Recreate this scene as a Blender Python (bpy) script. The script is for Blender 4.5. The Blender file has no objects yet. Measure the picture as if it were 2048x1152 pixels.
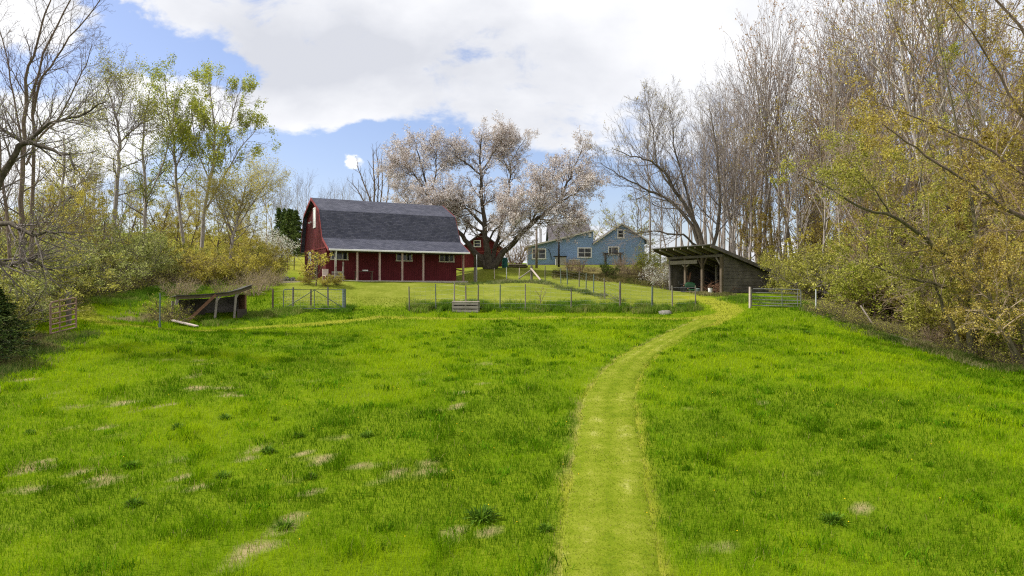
import bpy, math, random
import numpy as np
from mathutils import Vector, Matrix, Quaternion

S = bpy.context.scene
COL = S.collection
# ---------------------------------------------------------------- camera
F, CX, CY, CZ = 1366.0, 1024.0, 576.0, 5.0      # focal length in photo pixels; eye 4.6 m above the grass
cam_d = bpy.data.cameras.new('camera'); cam = bpy.data.objects.new('camera', cam_d); COL.objects.link(cam)
cam.location = (0, 0, CZ); cam.rotation_euler = (math.radians(90), 0, 0)
cam_d.sensor_width = 36; cam_d.lens = 36*F/2048; cam_d.clip_start = .1; cam_d.clip_end = 4000
S.camera = cam
# ---------------------------------------------------------------- view
S.view_settings.view_transform = 'Standard'; S.view_settings.look = 'None'
S.view_settings.exposure = 0.86; S.view_settings.gamma = 1
S.cycles.use_denoising = False; S.cycles.filter_width = 1.15; S.cycles.max_bounces = 6; S.cycles.diffuse_bounces = 3; S.cycles.transparent_max_bounces = 8
# ---------------------------------------------------------------- sky with broken cloud, one soft sun
SUN_EL, SUN_AZ = math.radians(48), math.radians(269)   # azimuth clockwise from +Y: high on the left
W = bpy.data.worlds.new('World'); S.world = W; W.use_nodes = True
nt = W.node_tree; nt.nodes.clear(); N = nt.nodes.new; LK = nt.links.new
def nd(t, **k):
    n = N(t)
    for a, v in k.items(): setattr(n, a, v)
    return n
def mth(op, a, b=None, c=None):
    n = nd('ShaderNodeMath', operation=op)
    for i, v in enumerate((a, b, c)):
        if v is None: continue
        if isinstance(v, (int, float)): n.inputs[i].default_value = v
        else: LK(v, n.inputs[i])
    return n.outputs[0]
out = nd('ShaderNodeOutputWorld'); bg = nd('ShaderNodeBackground'); LK(bg.outputs[0], out.inputs[0])
bg.inputs[1].default_value = 0.1
sky = nd('ShaderNodeTexSky', sky_type='NISHITA'); sky.sun_disc = False
sky.sun_elevation = SUN_EL; sky.sun_rotation = SUN_AZ; sky.air_density = 1.0; sky.dust_density = 1.5; sky.ozone_density = 1.6
tc = nd('ShaderNodeTexCoord'); sx = nd('ShaderNodeSeparateXYZ'); LK(tc.outputs['Generated'], sx.inputs[0])
yy = mth('MAXIMUM', sx.outputs[1], .08)
u = mth('DIVIDE', sx.outputs[0], yy); v = mth('DIVIDE', sx.outputs[2], yy)
cmb = nd('ShaderNodeCombineXYZ'); LK(u, cmb.inputs[0]); LK(mth('MULTIPLY', v, 1.7), cmb.inputs[1])
def noise(scale, det, rough, off=0.0, dist=0.0):
    n = nd('ShaderNodeTexNoise'); n.inputs['Scale'].default_value = scale; n.inputs['Detail'].default_value = det
    n.inputs['Roughness'].default_value = rough; n.inputs['Distortion'].default_value = dist
    mp = nd('ShaderNodeMapping'); mp.inputs['Location'].default_value = (off, off*.7, 0); LK(cmb.outputs[0], mp.inputs[0]); LK(mp.outputs[0], n.inputs[0])
    return n.outputs[0]
uw = mth('ADD', u, mth('MULTIPLY', mth('SUBTRACT', noise(5.5, 8, .6, 11.3), .5), .16)); vw = mth('ADD', v, mth('MULTIPLY', mth('SUBTRACT', noise(6.5, 8, .6, 23.9), .5), .10))
def blob(px, py, rx, ry, tilt=0.0):          # soft elliptical gap in the cloud deck, direction given as a slope pair
    u0, v0 = (px-CX)/F, (CY-py)/F
    c, s = math.cos(tilt), math.sin(tilt)
    du = mth('SUBTRACT', uw, u0); dv = mth('SUBTRACT', vw, v0)
    a = mth('ADD', mth('MULTIPLY', du, c), mth('MULTIPLY', dv, s))
    b = mth('SUBTRACT', mth('MULTIPLY', dv, c), mth('MULTIPLY', du, s))
    a = mth('MULTIPLY', a, F/rx); b = mth('MULTIPLY', b, F/ry)
    r2 = mth('ADD', mth('MULTIPLY', a, a), mth('MULTIPLY', b, b))
    return mth('POWER', 2.718, mth('MULTIPLY', r2, -1.0))
gaps = None
for bl in [(330,112,165,48,-.22), (470,150,60,30,-.3), (250,90,90,40,-.1), (620,345,260,82,0), (800,300,110,45,0), (470,330,160,70,0), (1010,350,220,70,0), (760,290,90,36,0),
           (200,10,110,26,-.3),  (1250,395,200,60,0), (60,150,110,60,0), (1700,420,400,60,0), (250,440,400,60,0), (1950,150,120,90,0)]:
    o_ = blob(*bl); gaps = o_ if gaps is None else mth('ADD', gaps, o_)
gaps = mth('ADD', gaps, mth('MULTIPLY', blob(1600, 250, 260, 110), .38))
small = blob(716, 312, 36, 20, .05)
n1 = noise(3.4, 9, .56, 1.3, .3); n2 = noise(8.0, 9, .62, 4.1, .4)
cover = mth('ADD', mth('SUBTRACT', 1.0, mth('MULTIPLY', gaps, 1.25)), mth('MULTIPLY', mth('SUBTRACT', n1, .5), 2.3))
cover = mth('ADD', cover, mth('MULTIPLY', mth('SUBTRACT', n2, .5), 1.9))
cover = mth('ADD', cover, mth('MULTIPLY', small, 2.2))
mr = nd('ShaderNodeMapRange', interpolation_type='SMOOTHSTEP'); LK(cover, mr.inputs[0])
mr.inputs[1].default_value = .22; mr.inputs[2].default_value = .80
n3 = noise(1.9, 7, .5, 7.7, .2)
shade = mth('ADD', n3, mth('MULTIPLY', mth('SUBTRACT', blob(960,130,330,110,0), .25), -.16))
cr = nd('ShaderNodeValToRGB'); LK(shade, cr.inputs[0])
cr.color_ramp.elements[0].position = .36; cr.color_ramp.elements[0].color = (.49, .505, .55, 1)
cr.color_ramp.elements[1].position = .60; cr.color_ramp.elements[1].color = (.80, .80, .81, 1)
sc_ = nd('ShaderNodeVectorMath', operation='SCALE'); LK(cr.outputs[0], sc_.inputs[0]); sc_.inputs['Scale'].default_value = 8.1
tint = nd('ShaderNodeMix', data_type='RGBA', blend_type='MULTIPLY'); tint.inputs[0].default_value = 1
LK(sky.outputs[0], tint.inputs[6]); tint.inputs[7].default_value = (1.04, .97, 1.05, 1)
mx = nd('ShaderNodeMix', data_type='RGBA'); LK(mr.outputs[0], mx.inputs[0]); LK(tint.outputs[2], mx.inputs[6]); LK(sc_.outputs[0], mx.inputs[7])
LK(mx.outputs[2], bg.inputs[0])
sun_d = bpy.data.lights.new('sun', 'SUN'); sun = bpy.data.objects.new('sun', sun_d); COL.objects.link(sun)
sun_d.energy = 3.3; sun_d.angle = math.radians(3); sun_d.color = (1, .97, .91)
sv = Vector((math.sin(SUN_AZ)*math.cos(SUN_EL), math.cos(SUN_AZ)*math.cos(SUN_EL), math.sin(SUN_EL)))
sun.rotation_euler = sv.to_track_quat('Z', 'Y').to_euler()
sun.location = sv*80

# ---------------------------------------------------------------- helpers
def tag(o, label=None, cat=None, group=None, kind=None):
    if label: o['label'] = label
    if cat: o['category'] = cat
    if group: o['group'] = group
    if kind: o['kind'] = kind
    return o
def empty(name, loc=(0,0,0), rz=0, label=None, cat=None, group=None):
    o = bpy.data.objects.new(name, None); COL.objects.link(o); o.location = loc; o.rotation_euler = (0,0,rz)
    o.empty_display_size = .2
    return tag(o, label, cat, group)
def kids(o): return [c for c in bpy.data.objects if c.parent == o]
def np_mesh(name, verts, polys, mats, parent=None, matidx=None, attrs=None, smooth=False):
    """polys: list of (K,n) int arrays, one per polygon size"""
    me = bpy.data.meshes.new(name)
    verts = np.asarray(verts, np.float32)
    me.vertices.add(len(verts)); me.vertices.foreach_set('co', verts.ravel())
    polys = [np.asarray(p, np.int32) for p in polys if len(p)]
    nl = sum(p.size for p in polys); npoly = sum(len(p) for p in polys)
    me.loops.add(nl); me.polygons.add(npoly)
    me.loops.foreach_set('vertex_index', np.concatenate([p.ravel() for p in polys]))
    tot = np.concatenate([np.full(len(p), p.shape[1], np.int32) for p in polys])
    st = np.concatenate([[0], np.cumsum(tot)[:-1]]).astype(np.int32)
    me.polygons.foreach_set('loop_start', st); me.polygons.foreach_set('loop_total', tot)
    if smooth: me.polygons.foreach_set('use_smooth', np.ones(npoly, bool))
    if not isinstance(mats, (list, tuple)): mats = [mats]
    for m in mats: me.materials.append(m)
    if matidx is not None: me.polygons.foreach_set('material_index', np.asarray(matidx, np.int32))
    for k, a in (attrs or {}).items():
        a = np.asarray(a, np.float32)
        if a.ndim == 1: at = me.attributes.new(k, 'FLOAT', 'POINT'); at.data.foreach_set('value', a)
        else:
            if a.shape[1] == 3: a = np.concatenate([a, np.ones((len(a),1), np.float32)], 1)
            at = me.attributes.new(k, 'FLOAT_COLOR', 'POINT'); at.data.foreach_set('color', a.ravel())
    me.update(calc_edges=True); me.validate()
    o = bpy.data.objects.new(name, me); COL.objects.link(o)
    if parent: o.parent = parent
    return o
class MB:
    def __init__(s): s.v = []; s.f = []
    def poly(s, pts, faces):
        b = len(s.v); s.v += [tuple(p) for p in pts]; s.f += [tuple(i+b for i in f) for f in faces]; return s
    def box(s, x0, x1, y0, y1, z0, z1):
        return s.poly([(x0,y0,z0),(x1,y0,z0),(x1,y1,z0),(x0,y1,z0),(x0,y0,z1),(x1,y0,z1),(x1,y1,z1),(x0,y1,z1)],
                      [(0,3,2,1),(4,5,6,7),(0,1,5,4),(1,2,6,5),(2,3,7,6),(3,0,4,7)])
    def bar(s, p, q, w, h=None, up=(0,0,1)):
        p, q = Vector(p), Vector(q); h = h or w; d = (q-p).normalized(); up = Vector(up)
        if abs(d.dot(up)) > .98: up = Vector((0,1,0))
        a = d.cross(up).normalized()*w/2; b = a.normalized().cross(d).normalized()*h/2
        pts = [p-a-b, p+a-b, p+a+b, p-a+b, q-a-b, q+a-b, q+a+b, q-a+b]
        return s.poly(pts, [(0,1,2,3),(7,6,5,4),(0,4,5,1),(1,5,6,2),(2,6,7,3),(3,7,4,0)])
    def tube(s, pts, r, n=8, caps=True):
        pts = [Vector(p) for p in pts]; rs = r if isinstance(r, (list,tuple)) else [r]*len(pts)
        b = len(s.v); m = len(pts); ref = None
        for i, p in enumerate(pts):
            t = (pts[min(i+1,m-1)]-pts[max(i-1,0)]).normalized()
            if ref is None: ref = Vector((1,0,0)) if abs(t.x) < .8 else Vector((0,1,0))
            a = t.cross(ref).normalized(); c = t.cross(a); ref = -(t.cross(a).cross(t)).cross(t) if False else ref
            for k in range(n):
                w = 2*math.pi*k/n; s.v.append(tuple(p+(a*math.cos(w)+c*math.sin(w))*rs[i]))
        for i in range(m-1):
            for k in range(n):
                k2 = (k+1) % n; s.f.append((b+i*n+k, b+i*n+k2, b+(i+1)*n+k2, b+(i+1)*n+k))
        if caps: s.f += [tuple(b+k for k in range(n))[::-1], tuple(b+(m-1)*n+k for k in range(n))]
        return s
    def prism(s, prof, y0, y1, axis='y'):
        """profile of (a,b) extruded along an axis; a,b are the two other axes in order"""
        n = len(prof)
        def mk(a, b, t): return {'y': (a, t, b), 'x': (t, a, b), 'z': (a, b, t)}[axis]
        pts = [mk(a, b, y0) for a, b in prof]+[mk(a, b, y1) for a, b in prof]
        return s.poly(pts, [tuple(range(n)), tuple(range(n, 2*n))[::-1]]+[(i, i+n, (i+1) % n+n, (i+1) % n) for i in range(n)])
    def build(s, name, mat, parent=None, uv=False, smooth=False, bevel=0):
        me = bpy.data.meshes.new(name); me.from_pydata(s.v, [], s.f)
        import bmesh
        bm = bmesh.new(); bm.from_mesh(me); bmesh.ops.recalc_face_normals(bm, faces=bm.faces)
        if uv:
            L = bm.loops.layers.uv.new('UVMap')
            for f in bm.faces:
                n = f.normal
                uu = Vector((0,0,1)).cross(n)
                uu = Vector((1,0,0)) if uu.length < 1e-4 else uu.normalized()
                vv = n.cross(uu)
                for l in f.loops: l[L].uv = (l.vert.co.dot(uu), l.vert.co.dot(vv))
        bm.to_mesh(me); bm.free()
        if smooth:
            for p in me.polygons: p.use_smooth = True
        me.materials.append(mat)
        o = bpy.data.objects.new(name, me); COL.objects.link(o)
        if parent: o.parent = parent
        if bevel:
            m = o.modifiers.new('bevel', 'BEVEL'); m.width = bevel; m.segments = 1; m.limit_method = 'ANGLE'
        return o
def copy_tree(o, parent=None):
    c = o.copy(); COL.objects.link(c); c.parent = parent
    for ch in kids_of.get(o.name, []) if o.name in kids_of else kids(o): copy_tree(ch, c)
    return c
kids_of = {}

# ---------------------------------------------------------------- materials
class MT:
    """small node builder"""
    def __init__(s, name):
        s.m = bpy.data.materials.new(name); s.m.use_nodes = True; s.t = s.m.node_tree
        s.b = s.t.nodes['Principled BSDF']; s.o = s.t.nodes['Material Output']
    def n(s, t, **k):
        q = s.t.nodes.new(t)
        for a, v in k.items(): setattr(q, a, v)
        return q
    def l(s, a, b): s.t.links.new(a, b)
    def coord(s, kind='Object', scale=(1,1,1)):
        c = s.n('ShaderNodeTexCoord'); m = s.n('ShaderNodeMapping'); m.inputs['Scale'].default_value = scale
        s.l(c.outputs[kind], m.inputs[0]); return m.outputs[0]
    def noise(s, vec, scale, det=4, rough=.55):
        q = s.n('ShaderNodeTexNoise'); q.inputs['Scale'].default_value = scale; q.inputs['Detail'].default_value = det
        q.inputs['Roughness'].default_value = rough
        if vec is not None: s.l(vec, q.inputs[0])
        return q.outputs[0]
    def ramp(s, fac, stops):
        q = s.n('ShaderNodeValToRGB'); s.l(fac, q.inputs[0]); e = q.color_ramp.elements
        while len(e) < len(stops): e.new(.5)
        for i, (p, c) in enumerate(stops): e[i].position = p; e[i].color = tuple(c)+(1,)
        return q.outputs[0]
    def mix(s, fac, a, b, mode='MIX'):
        q = s.n('ShaderNodeMix', data_type='RGBA', blend_type=mode)
        for v, i in ((fac, 0), (a, 6), (b, 7)):
            if isinstance(v, (int, float)): q.inputs[i].default_value = v
            elif isinstance(v, (tuple, list)): q.inputs[i].default_value = tuple(v)+(1,)
            else: s.l(v, q.inputs[i])
        return q.outputs[2]
    def math(s, op, a, b):
        q = s.n('ShaderNodeMath', operation=op)
        for i, v in enumerate((a, b)):
            if isinstance(v, (int, float)): q.inputs[i].default_value = v
            else: s.l(v, q.inputs[i])
        return q.outputs[0]
    def bump(s, h, strength=.4, dist=.02):
        q = s.n('ShaderNodeBump'); q.inputs['Strength'].default_value = strength; q.inputs['Distance'].default_value = dist
        s.l(h, q.inputs['Height']); s.l(q.outputs[0], s.b.inputs['Normal'])
    def base(s, c, rough=.8, spec=.3):
        if isinstance(c, tuple): s.b.inputs['Base Color'].default_value = c+(1,)
        else: s.l(c, s.b.inputs['Base Color'])
        s.b.inputs['Roughness'].default_value = rough; s.b.inputs['Specular IOR Level'].default_value = spec
        return s.m
def wood(name, c1, c2, scale=(3,3,3), rough=.85, streak=None, bump=.3):
    k = MT(name); v = k.coord('Object', scale); a = k.noise(v, 3, 6, .6)
    v2 = k.coord('Object', (1,1,1)); b = k.noise(v2, 1.3, 3)
    f = k.mix(.45, a, b); k.bump(a, bump, .01)
    return k.base(k.ramp(f, [(.3, c1), (.68, c2)]), rough, .2)
M = {}
M['weathered'] = wood('weathered_wood', (.12,.105,.09), (.36,.32,.28), (2,2,14))
M['post_wood'] = wood('grey_post_wood', (.07,.06,.05), (.22,.195,.16), (14,14,2))
M['dark_plank'] = wood('dark_barnboard', (.03,.027,.026), (.21,.185,.17), (.5,.5,15))
M['shed_wood'] = wood('old_brown_wood', (.05,.04,.03), (.17,.13,.09), (2,2,12))
M['brown_wood'] = wood('brown_lumber', (.10,.05,.03), (.24,.13,.08), (10,10,2))
M['pale_plank'] = wood('bleached_plank', (.38,.30,.27), (.66,.56,.50), (2,2,9))
M['porch_post'] = wood('whitewashed_post', (.26,.18,.15), (.50,.39,.34), (10,10,2))
M['white'] = wood('white_paint', (.66,.66,.65), (.80,.80,.78), (1,1,1), .5, None, .05)
M['cream'] = wood('cream_trim', (.52,.49,.40), (.68,.65,.55), (2,2,2), .6, None, .05)
M['pole'] = wood('pole_wood', (.10,.08,.065), (.26,.21,.17), (12,12,1.5))
M['dark_pole'] = wood('tarred_pole', (.018,.016,.016), (.05,.045,.045), (12,12,2))
M['concrete'] = wood('concrete', (.30,.26,.23), (.45,.40,.36), (3,3,3))
M['rust'] = wood('rusty_tube', (.14,.075,.055), (.42,.29,.23), (6,6,6))
M['gate_metal'] = wood('dull_gate_metal', (.10,.10,.095), (.24,.24,.23), (5,5,5), .55)
M['galv'] = wood('galvanised_metal', (.38,.40,.41), (.58,.60,.60), (5,5,5), .45)
M['teal_post'] = wood('greenish_post', (.06,.09,.08), (.17,.21,.19), (8,8,3))
M['tpost'] = wood('green_steel_post', (.06,.08,.065), (.20,.23,.19), (9,9,3))
M['wire'] = MT('fence_wire').base((.30,.30,.29), .5, .5)
M['teal'] = wood('teal_plastic', (.015,.09,.085), (.03,.15,.14), (1,1,1), .45, None, .02)
M['green_plastic'] = wood('mower_green', (.010,.035,.014), (.022,.07,.03), (1,1,1), .35, None, .02)
M['black'] = MT('black_rubber').base((.02,.02,.02), .6, .3)
M['stone'] = wood('field_stone', (.12,.11,.095), (.30,.28,.24), (3,3,3), .9, None, .6)
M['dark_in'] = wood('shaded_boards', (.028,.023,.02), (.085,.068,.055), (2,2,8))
M['tin'] = wood('grey_bin', (.30,.29,.28), (.42,.41,.40), (2,2,2), .6)
def glass():
    k = MT('window_glass'); v = k.coord('Object', (1,1,1)); a = k.noise(v, 2.5, 2)
    k.bump(a, .06, .02)
    return k.base(k.ramp(a, [(.35, (.012,.014,.017)), (.65, (.05,.055,.06))]), .06, .5)
M['glass'] = glass()
def red_siding():
    k = MT('red_board_siding'); v = k.coord('UV', (1,1,1))
    w = k.n('ShaderNodeTexWave', wave_type='BANDS', bands_direction='X', wave_profile='SAW'); w.inputs['Scale'].default_value = 1.55
    k.l(v, w.inputs[0])
    v2 = k.coord('UV', (9,.5,1)); a = k.noise(v2, 1.6, 6, .6); b = k.noise(k.coord('UV'), .5, 4)
    f = k.mix(.5, a, b)
    c = k.ramp(f, [(.3, (.065,.008,.011)), (.52, (.125,.014,.018)), (.74, (.22,.042,.044))])
    g = k.ramp(w.outputs[0], [(.0, (.25,.25,.25)), (.09, (1,1,1))])
    c = k.mix(1, c, g, 'MULTIPLY'); k.bump(w.outputs[0], .7, .03)
    return k.base(c, .75, .25)
M['red'] = red_siding()
M['red_trim'] = wood('red_trim_paint', (.17,.035,.035), (.27,.06,.06), (3,3,3), .7)
def shingles(name, ca, cb, cm, sc=1.0):
    k = MT(name); v = k.coord('UV', (sc, sc, sc))
    b = k.n('ShaderNodeTexBrick', offset=.5); k.l(v, b.inputs[0])
    b.inputs['Scale'].default_value = 1.0; b.inputs['Brick Width'].default_value = .30; b.inputs['Row Height'].default_value = .145
    b.inputs['Mortar Size'].default_value = .010; b.inputs['Bias'].default_value = 0
    b.inputs['Color1'].default_value = ca+(1,); b.inputs['Color2'].default_value = cb+(1,); b.inputs['Mortar'].default_value = cm+(1,)
    a = k.noise(k.coord('UV'), 1.1, 5, .6); a2 = k.noise(k.coord('UV'), 60, 2, .6)
    c = k.mix(1, b.outputs[0], k.ramp(a, [(.3, (.78,.78,.80)), (.7, (1.25,1.2,1.2))]), 'MULTIPLY')
    c = k.mix(1, c, k.ramp(a2, [(.3, (.7,.7,.7)), (.7, (1.25,1.25,1.25))]), 'MULTIPLY')
    k.bump(b.outputs[1], .5, -.02)
    return k.base(c, .85, .35)
M['shingle'] = shingles('slate_grey_shingles', (.042,.046,.070), (.088,.092,.120), (.018,.020,.030))
M['shingle_grey'] = shingles('worn_grey_shingles', (.085,.075,.08), (.12,.108,.115), (.05,.045,.05))
M['old_roof'] = wood('mossy_old_roofing', (.03,.03,.026), (.105,.10,.085), (3,3,3), .9)
def blue_siding():
    k = MT('blue_clapboard'); v = k.coord('UV', (1,1,1))
    w = k.n('ShaderNodeTexWave', wave_type='BANDS', bands_direction='Y', wave_profile='SAW'); w.inputs['Scale'].default_value = 1.25
    k.l(v, w.inputs[0]); a = k.noise(k.coord('UV', (.4,5,1)), 1.4, 5, .6)
    c = k.ramp(a, [(.3, (.20,.31,.51)), (.7, (.275,.41,.63))])
    c = k.mix(1, c, k.ramp(w.outputs[0], [(0, (.55,.55,.58)), (.14, (1,1,1))]), 'MULTIPLY'); k.bump(w.outputs[0], .5, .03)
    return k.base(c, .6, .3)
M['blue'] = blue_siding()
def bark(name, c1, c2):
    k = MT(name); a = k.noise(k.coord('Object', (5,5,1.2)), 2.2, 5, .65); k.bump(a, .6, .04)
    oi = k.n('ShaderNodeObjectInfo')
    c = k.ramp(a, [(.3, c1), (.7, c2)])
    c = k.mix(1, c, k.ramp(oi.outputs['Random'], [(0, (.8,.78,.76)), (1, (1.25,1.22,1.2))]), 'MULTIPLY')
    return k.base(c, .9, .08)
M['bark_grey'] = bark('grey_bark', (.17,.15,.135), (.46,.42,.385))
M['bark_brown'] = bark('brown_bark', (.075,.058,.045), (.20,.155,.12))
M['bark_dark'] = bark('dark_bark', (.04,.034,.027), (.15,.13,.10))
M['bark_moss'] = bark('mossy_bark', (.055,.05,.03), (.20,.18,.11))
M['twig_grey'] = bark('grey_twigs', (.12,.103,.095), (.27,.235,.22))
M['twig_warm'] = bark('warm_twigs', (.16,.115,.085), (.33,.245,.18))
M['twig_straw'] = bark('straw_twigs', (.22,.17,.11), (.42,.34,.24))
def leafmat(name, stops, trans=.5, rnd=.25, rough=.6):
    k = MT(name); at = k.n('ShaderNodeAttribute', attribute_name='v'); oi = k.n('ShaderNodeObjectInfo')
    f = k.math('ADD', at.outputs['Fac'], k.math('MULTIPLY', k.math('SUBTRACT', oi.outputs['Random'], .5), rnd))
    a = k.noise(k.coord('Object'), .55, 2)
    f = k.math('ADD', f, k.math('MULTIPLY', k.math('SUBTRACT', a, .5), .5))
    c = k.ramp(f, stops); k.base(c, rough, .06)
    tr = k.n('ShaderNodeBsdfTranslucent'); k.l(c, tr.inputs[0])
    ms = k.n('ShaderNodeMixShader'); ms.inputs[0].default_value = trans
    k.l(k.b.outputs[0], ms.inputs[1]); k.l(tr.outputs[0], ms.inputs[2]); k.l(ms.outputs[0], k.o.inputs[0])
    return k.m
M['lf_green'] = leafmat('spring_green_leaves', [(0, (.13,.16,.015)), (.5, (.31,.35,.04)), (1, (.54,.54,.10))])
M['lf_olive'] = leafmat('olive_leaves', [(0, (.13,.135,.02)), (.5, (.37,.365,.06)), (1, (.62,.58,.14))])
M['lf_yellow'] = leafmat('yellow_green_leaves', [(0, (.22,.19,.025)), (.5, (.46,.40,.06)), (1, (.66,.58,.14))])
M['lf_sage'] = leafmat('sage_leaves', [(0, (.11,.135,.025)), (.5, (.31,.35,.085)), (1, (.56,.57,.21))])
M['lf_ochre'] = leafmat('ochre_buds', [(0, (.17,.12,.025)), (.5, (.44,.345,.07)), (1, (.66,.55,.15))])
M['lf_red'] = leafmat('russet_buds', [(0, (.20,.10,.04)), (.5, (.45,.26,.10)), (1, (.62,.42,.20))])
M['lf_dark'] = leafmat('dark_needles', [(0, (.02,.04,.012)), (.5, (.055,.095,.022)), (1, (.15,.19,.04))], .2)
M['lf_weed'] = leafmat('dark_weed_leaves', [(0, (.04,.09,.006)), (.5, (.09,.185,.012)), (1, (.19,.30,.03))], .35)
M['blossom'] = leafmat('cherry_blossom', [(0, (.26,.17,.10)), (.22, (.52,.42,.34)), (.42, (.76,.69,.67)), (1, (.90,.87,.86))], .35)
M['white_fl'] = leafmat('white_blossom', [(0, (.15,.19,.05)), (.4, (.5,.52,.36)), (.6, (.8,.8,.74)), (1, (.86,.86,.84))], .3)
# ---------------------------------------------------------------- terrain
def PX(px, py, Y): return Vector(((px-CX)/F*Y, Y, CZ-(py-CY)/F*Y))
_cp = [  # photo x, photo y, distance of points seen on the ground
 (0,1152,10.3),(1024,1152,10.2),(2048,1152,10.2),(0,930,15.2),(1024,905,16),(2048,930,15),(1024,781,22),(1024,683,32),(1024,643,39),(1024,633,41.5),(1024,619,44),(1024,594,48.5),
 (700,640,39.5),(700,616,44),(820,634,41),(820,616,44),(1400,632,41.5),(1380,608,46),(1400,592,51),
 (560,660,36),(450,655,38),(340,655,36.5),(490,632,40.5),(600,614,44),(200,648,33),(150,660,31.5),(100,673,30),(250,600,42),(380,572,52),(160,607,39),
 (20,720,25),(0,745,23),(0,690,29),(60,640,36),(200,560,50),(0,600,46),
 (1600,613,42),(1500,612,42.5),(1750,660,36),(1950,712,30),(2048,738,27.5),(1700,700,29),(1800,780,22),(2048,820,20),
 (1450,586,52.5),(1540,586,54.5),(1340,583,55),(1342,582,59),(1310,575,58),(1447,590,49),
 (1650,590,52),(1900,640,42),(2048,640,40),(1700,560,75),(2048,565,65),(2300,560,60),(2500,640,40),(2500,740,28),
 (1065,560,60),(1000,556,63),(950,566,58.5),(1122,575,54),(1200,592,49),(1310,552,66),
 (1073,537,73),(1118,534,75),(970,537,66),(1060,531,79),(1290,531,79),(1055,529,90),(1290,525,95),(960,535,76),
 (1210,550,70),(1280,545,70),(1150,543,70),
 (560,535,72),(590,545,68),(520,520,85),(560,502,112),(430,500,95),(300,500,100),(300,462,150),(100,500,95),(100,462,150),(600,490,165),(800,512,165),(940,528,110),(1100,528,140),(1500,545,130),(1900,550,110),(-200,560,50),(-300,640,34),(-300,740,24),(-250,500,80)]
_cp = [PX(*c) for c in _cp]
_th = math.radians(29); BX = Vector((math.cos(_th), math.sin(_th), 0)); BN = Vector((-math.sin(_th), math.cos(_th), 0))   # barn axes
BO = Vector((-13.97, 52, 5.53))
for s_, d_ in ((-1,-.3),(6,-.3),(12.6,-.3),(-1,4),(12.6,4),(-.6,10),(6,10),(12.6,10)):
    p = BO+BX*s_+BN*d_; p.z = 5.50 + (.10 if d_ > 3 else 0); _cp.append(p)
for x in (-30, -10, 10, 30):
    _cp.append(Vector((x, 0, .35))); _cp.append(Vector((x, -20, 0)))
_cp = np.array([tuple(p) for p in _cp]); _P = _cp[:, :2]/20
def _U(r2): return np.where(r2 > 1e-12, .5*r2*np.log(np.maximum(r2, 1e-12)), 0)
_n = len(_P); _A = np.zeros((_n+3, _n+3)); _d2 = ((_P[:,None]-_P[None])**2).sum(-1)
_A[:_n,:_n] = _U(_d2)+np.eye(_n)*.006; _A[:_n,_n] = 1; _A[:_n,_n+1:] = _P; _A[_n,:_n] = 1; _A[_n+1:,:_n] = _P.T
_w = np.linalg.solve(_A, np.concatenate([_cp[:,2], [0,0,0]]))
def H0(x, y):
    x = np.clip(np.asarray(x, float), -75, 75); y = np.clip(np.asarray(y, float), -22, 165); sh = x.shape
    q = np.stack([x.ravel(), y.ravel()], 1)/20; o = np.empty(len(q))
    for i in range(0, len(q), 40000):
        b = q[i:i+40000]; d = ((b[:,None]-_P[None])**2).sum(-1)
        o[i:i+40000] = _U(d)@_w[:_n]+_w[_n]+b@_w[_n+1:]
    return o.reshape(sh)
# cached on a fine grid, read by bilinear interpolation
_gx = np.arange(-76, 76.01, .5); _gy = np.arange(-23, 166.01, .5)
_G = H0(*np.meshgrid(_gx, _gy))
def _hash(i, j, s):
    h = np.sin(i*127.1+j*311.7+s*74.7)*43758.5453; return h-np.floor(h)
def vnoise(x, y, s=0):
    i, j = np.floor(x), np.floor(y); f, g = x-i, y-j; f = f*f*(3-2*f); g = g*g*(3-2*g)
    return (_hash(i,j,s)*(1-f)+_hash(i+1,j,s)*f)*(1-g)+(_hash(i,j+1,s)*(1-f)+_hash(i+1,j+1,s)*f)*g
def fbm(x, y, s=0, o=4):
    a, t, r = .5, 0, 0
    for k in range(o): r = r+a*vnoise(x*2**k, y*2**k, s+k*3); t += a; a *= .5
    return r/t
def H(x, y):
    x = np.asarray(x, float); y = np.asarray(y, float)
    a = np.clip((x+76)/.5, 0, len(_gx)-1.001); b = np.clip((y+23)/.5, 0, len(_gy)-1.001)
    i, j = a.astype(int), b.astype(int); f, g = a-i, b-j
    z = (_G[j,i]*(1-f)+_G[j,i+1]*f)*(1-g)+(_G[j+1,i]*(1-f)+_G[j+1,i+1]*f)*g
    return z + (fbm(x/2.3, y/2.3, 5, 3)-.5)*.16
def h(x, y): return float(H(x, y))
_Ys = np.concatenate([np.arange(8, 60, .02), np.arange(60, 160, .1)])
def G(px, py):
    """the point of the ground seen at a photo pixel"""
    x = (px-CX)/F*_Ys; z = CZ-(py-CY)/F*_Ys; hit = np.nonzero(z <= H(x, _Ys))[0]
    Y = _Ys[hit[0]] if len(hit) else 160.
    return Vector(((px-CX)/F*Y, Y, h((px-CX)/F*Y, Y)))
def gp(px, Y): x = (px-CX)/F*Y; return Vector((x, Y, h(x, Y)))
def seg_dist(x, y, pts):
    """distance to a polyline and its interpolated half width"""
    best = np.full(x.shape, 1e9); wid = np.zeros(x.shape); side = np.zeros(x.shape)
    for (ax, ay, aw), (bx, by, bw) in zip(pts[:-1], pts[1:]):
        dx, dy = bx-ax, by-ay; t = np.clip(((x-ax)*dx+(y-ay)*dy)/(dx*dx+dy*dy+1e-9), 0, 1)
        d = np.hypot(x-ax-t*dx, y-ay-t*dy); m = d < best
        best = np.where(m, d, best); wid = np.where(m, aw+(bw-aw)*t, wid); side = np.where(m, np.sign(dx*(y-ay)-dy*(x-ax)), side)
    return best, wid, side
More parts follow.
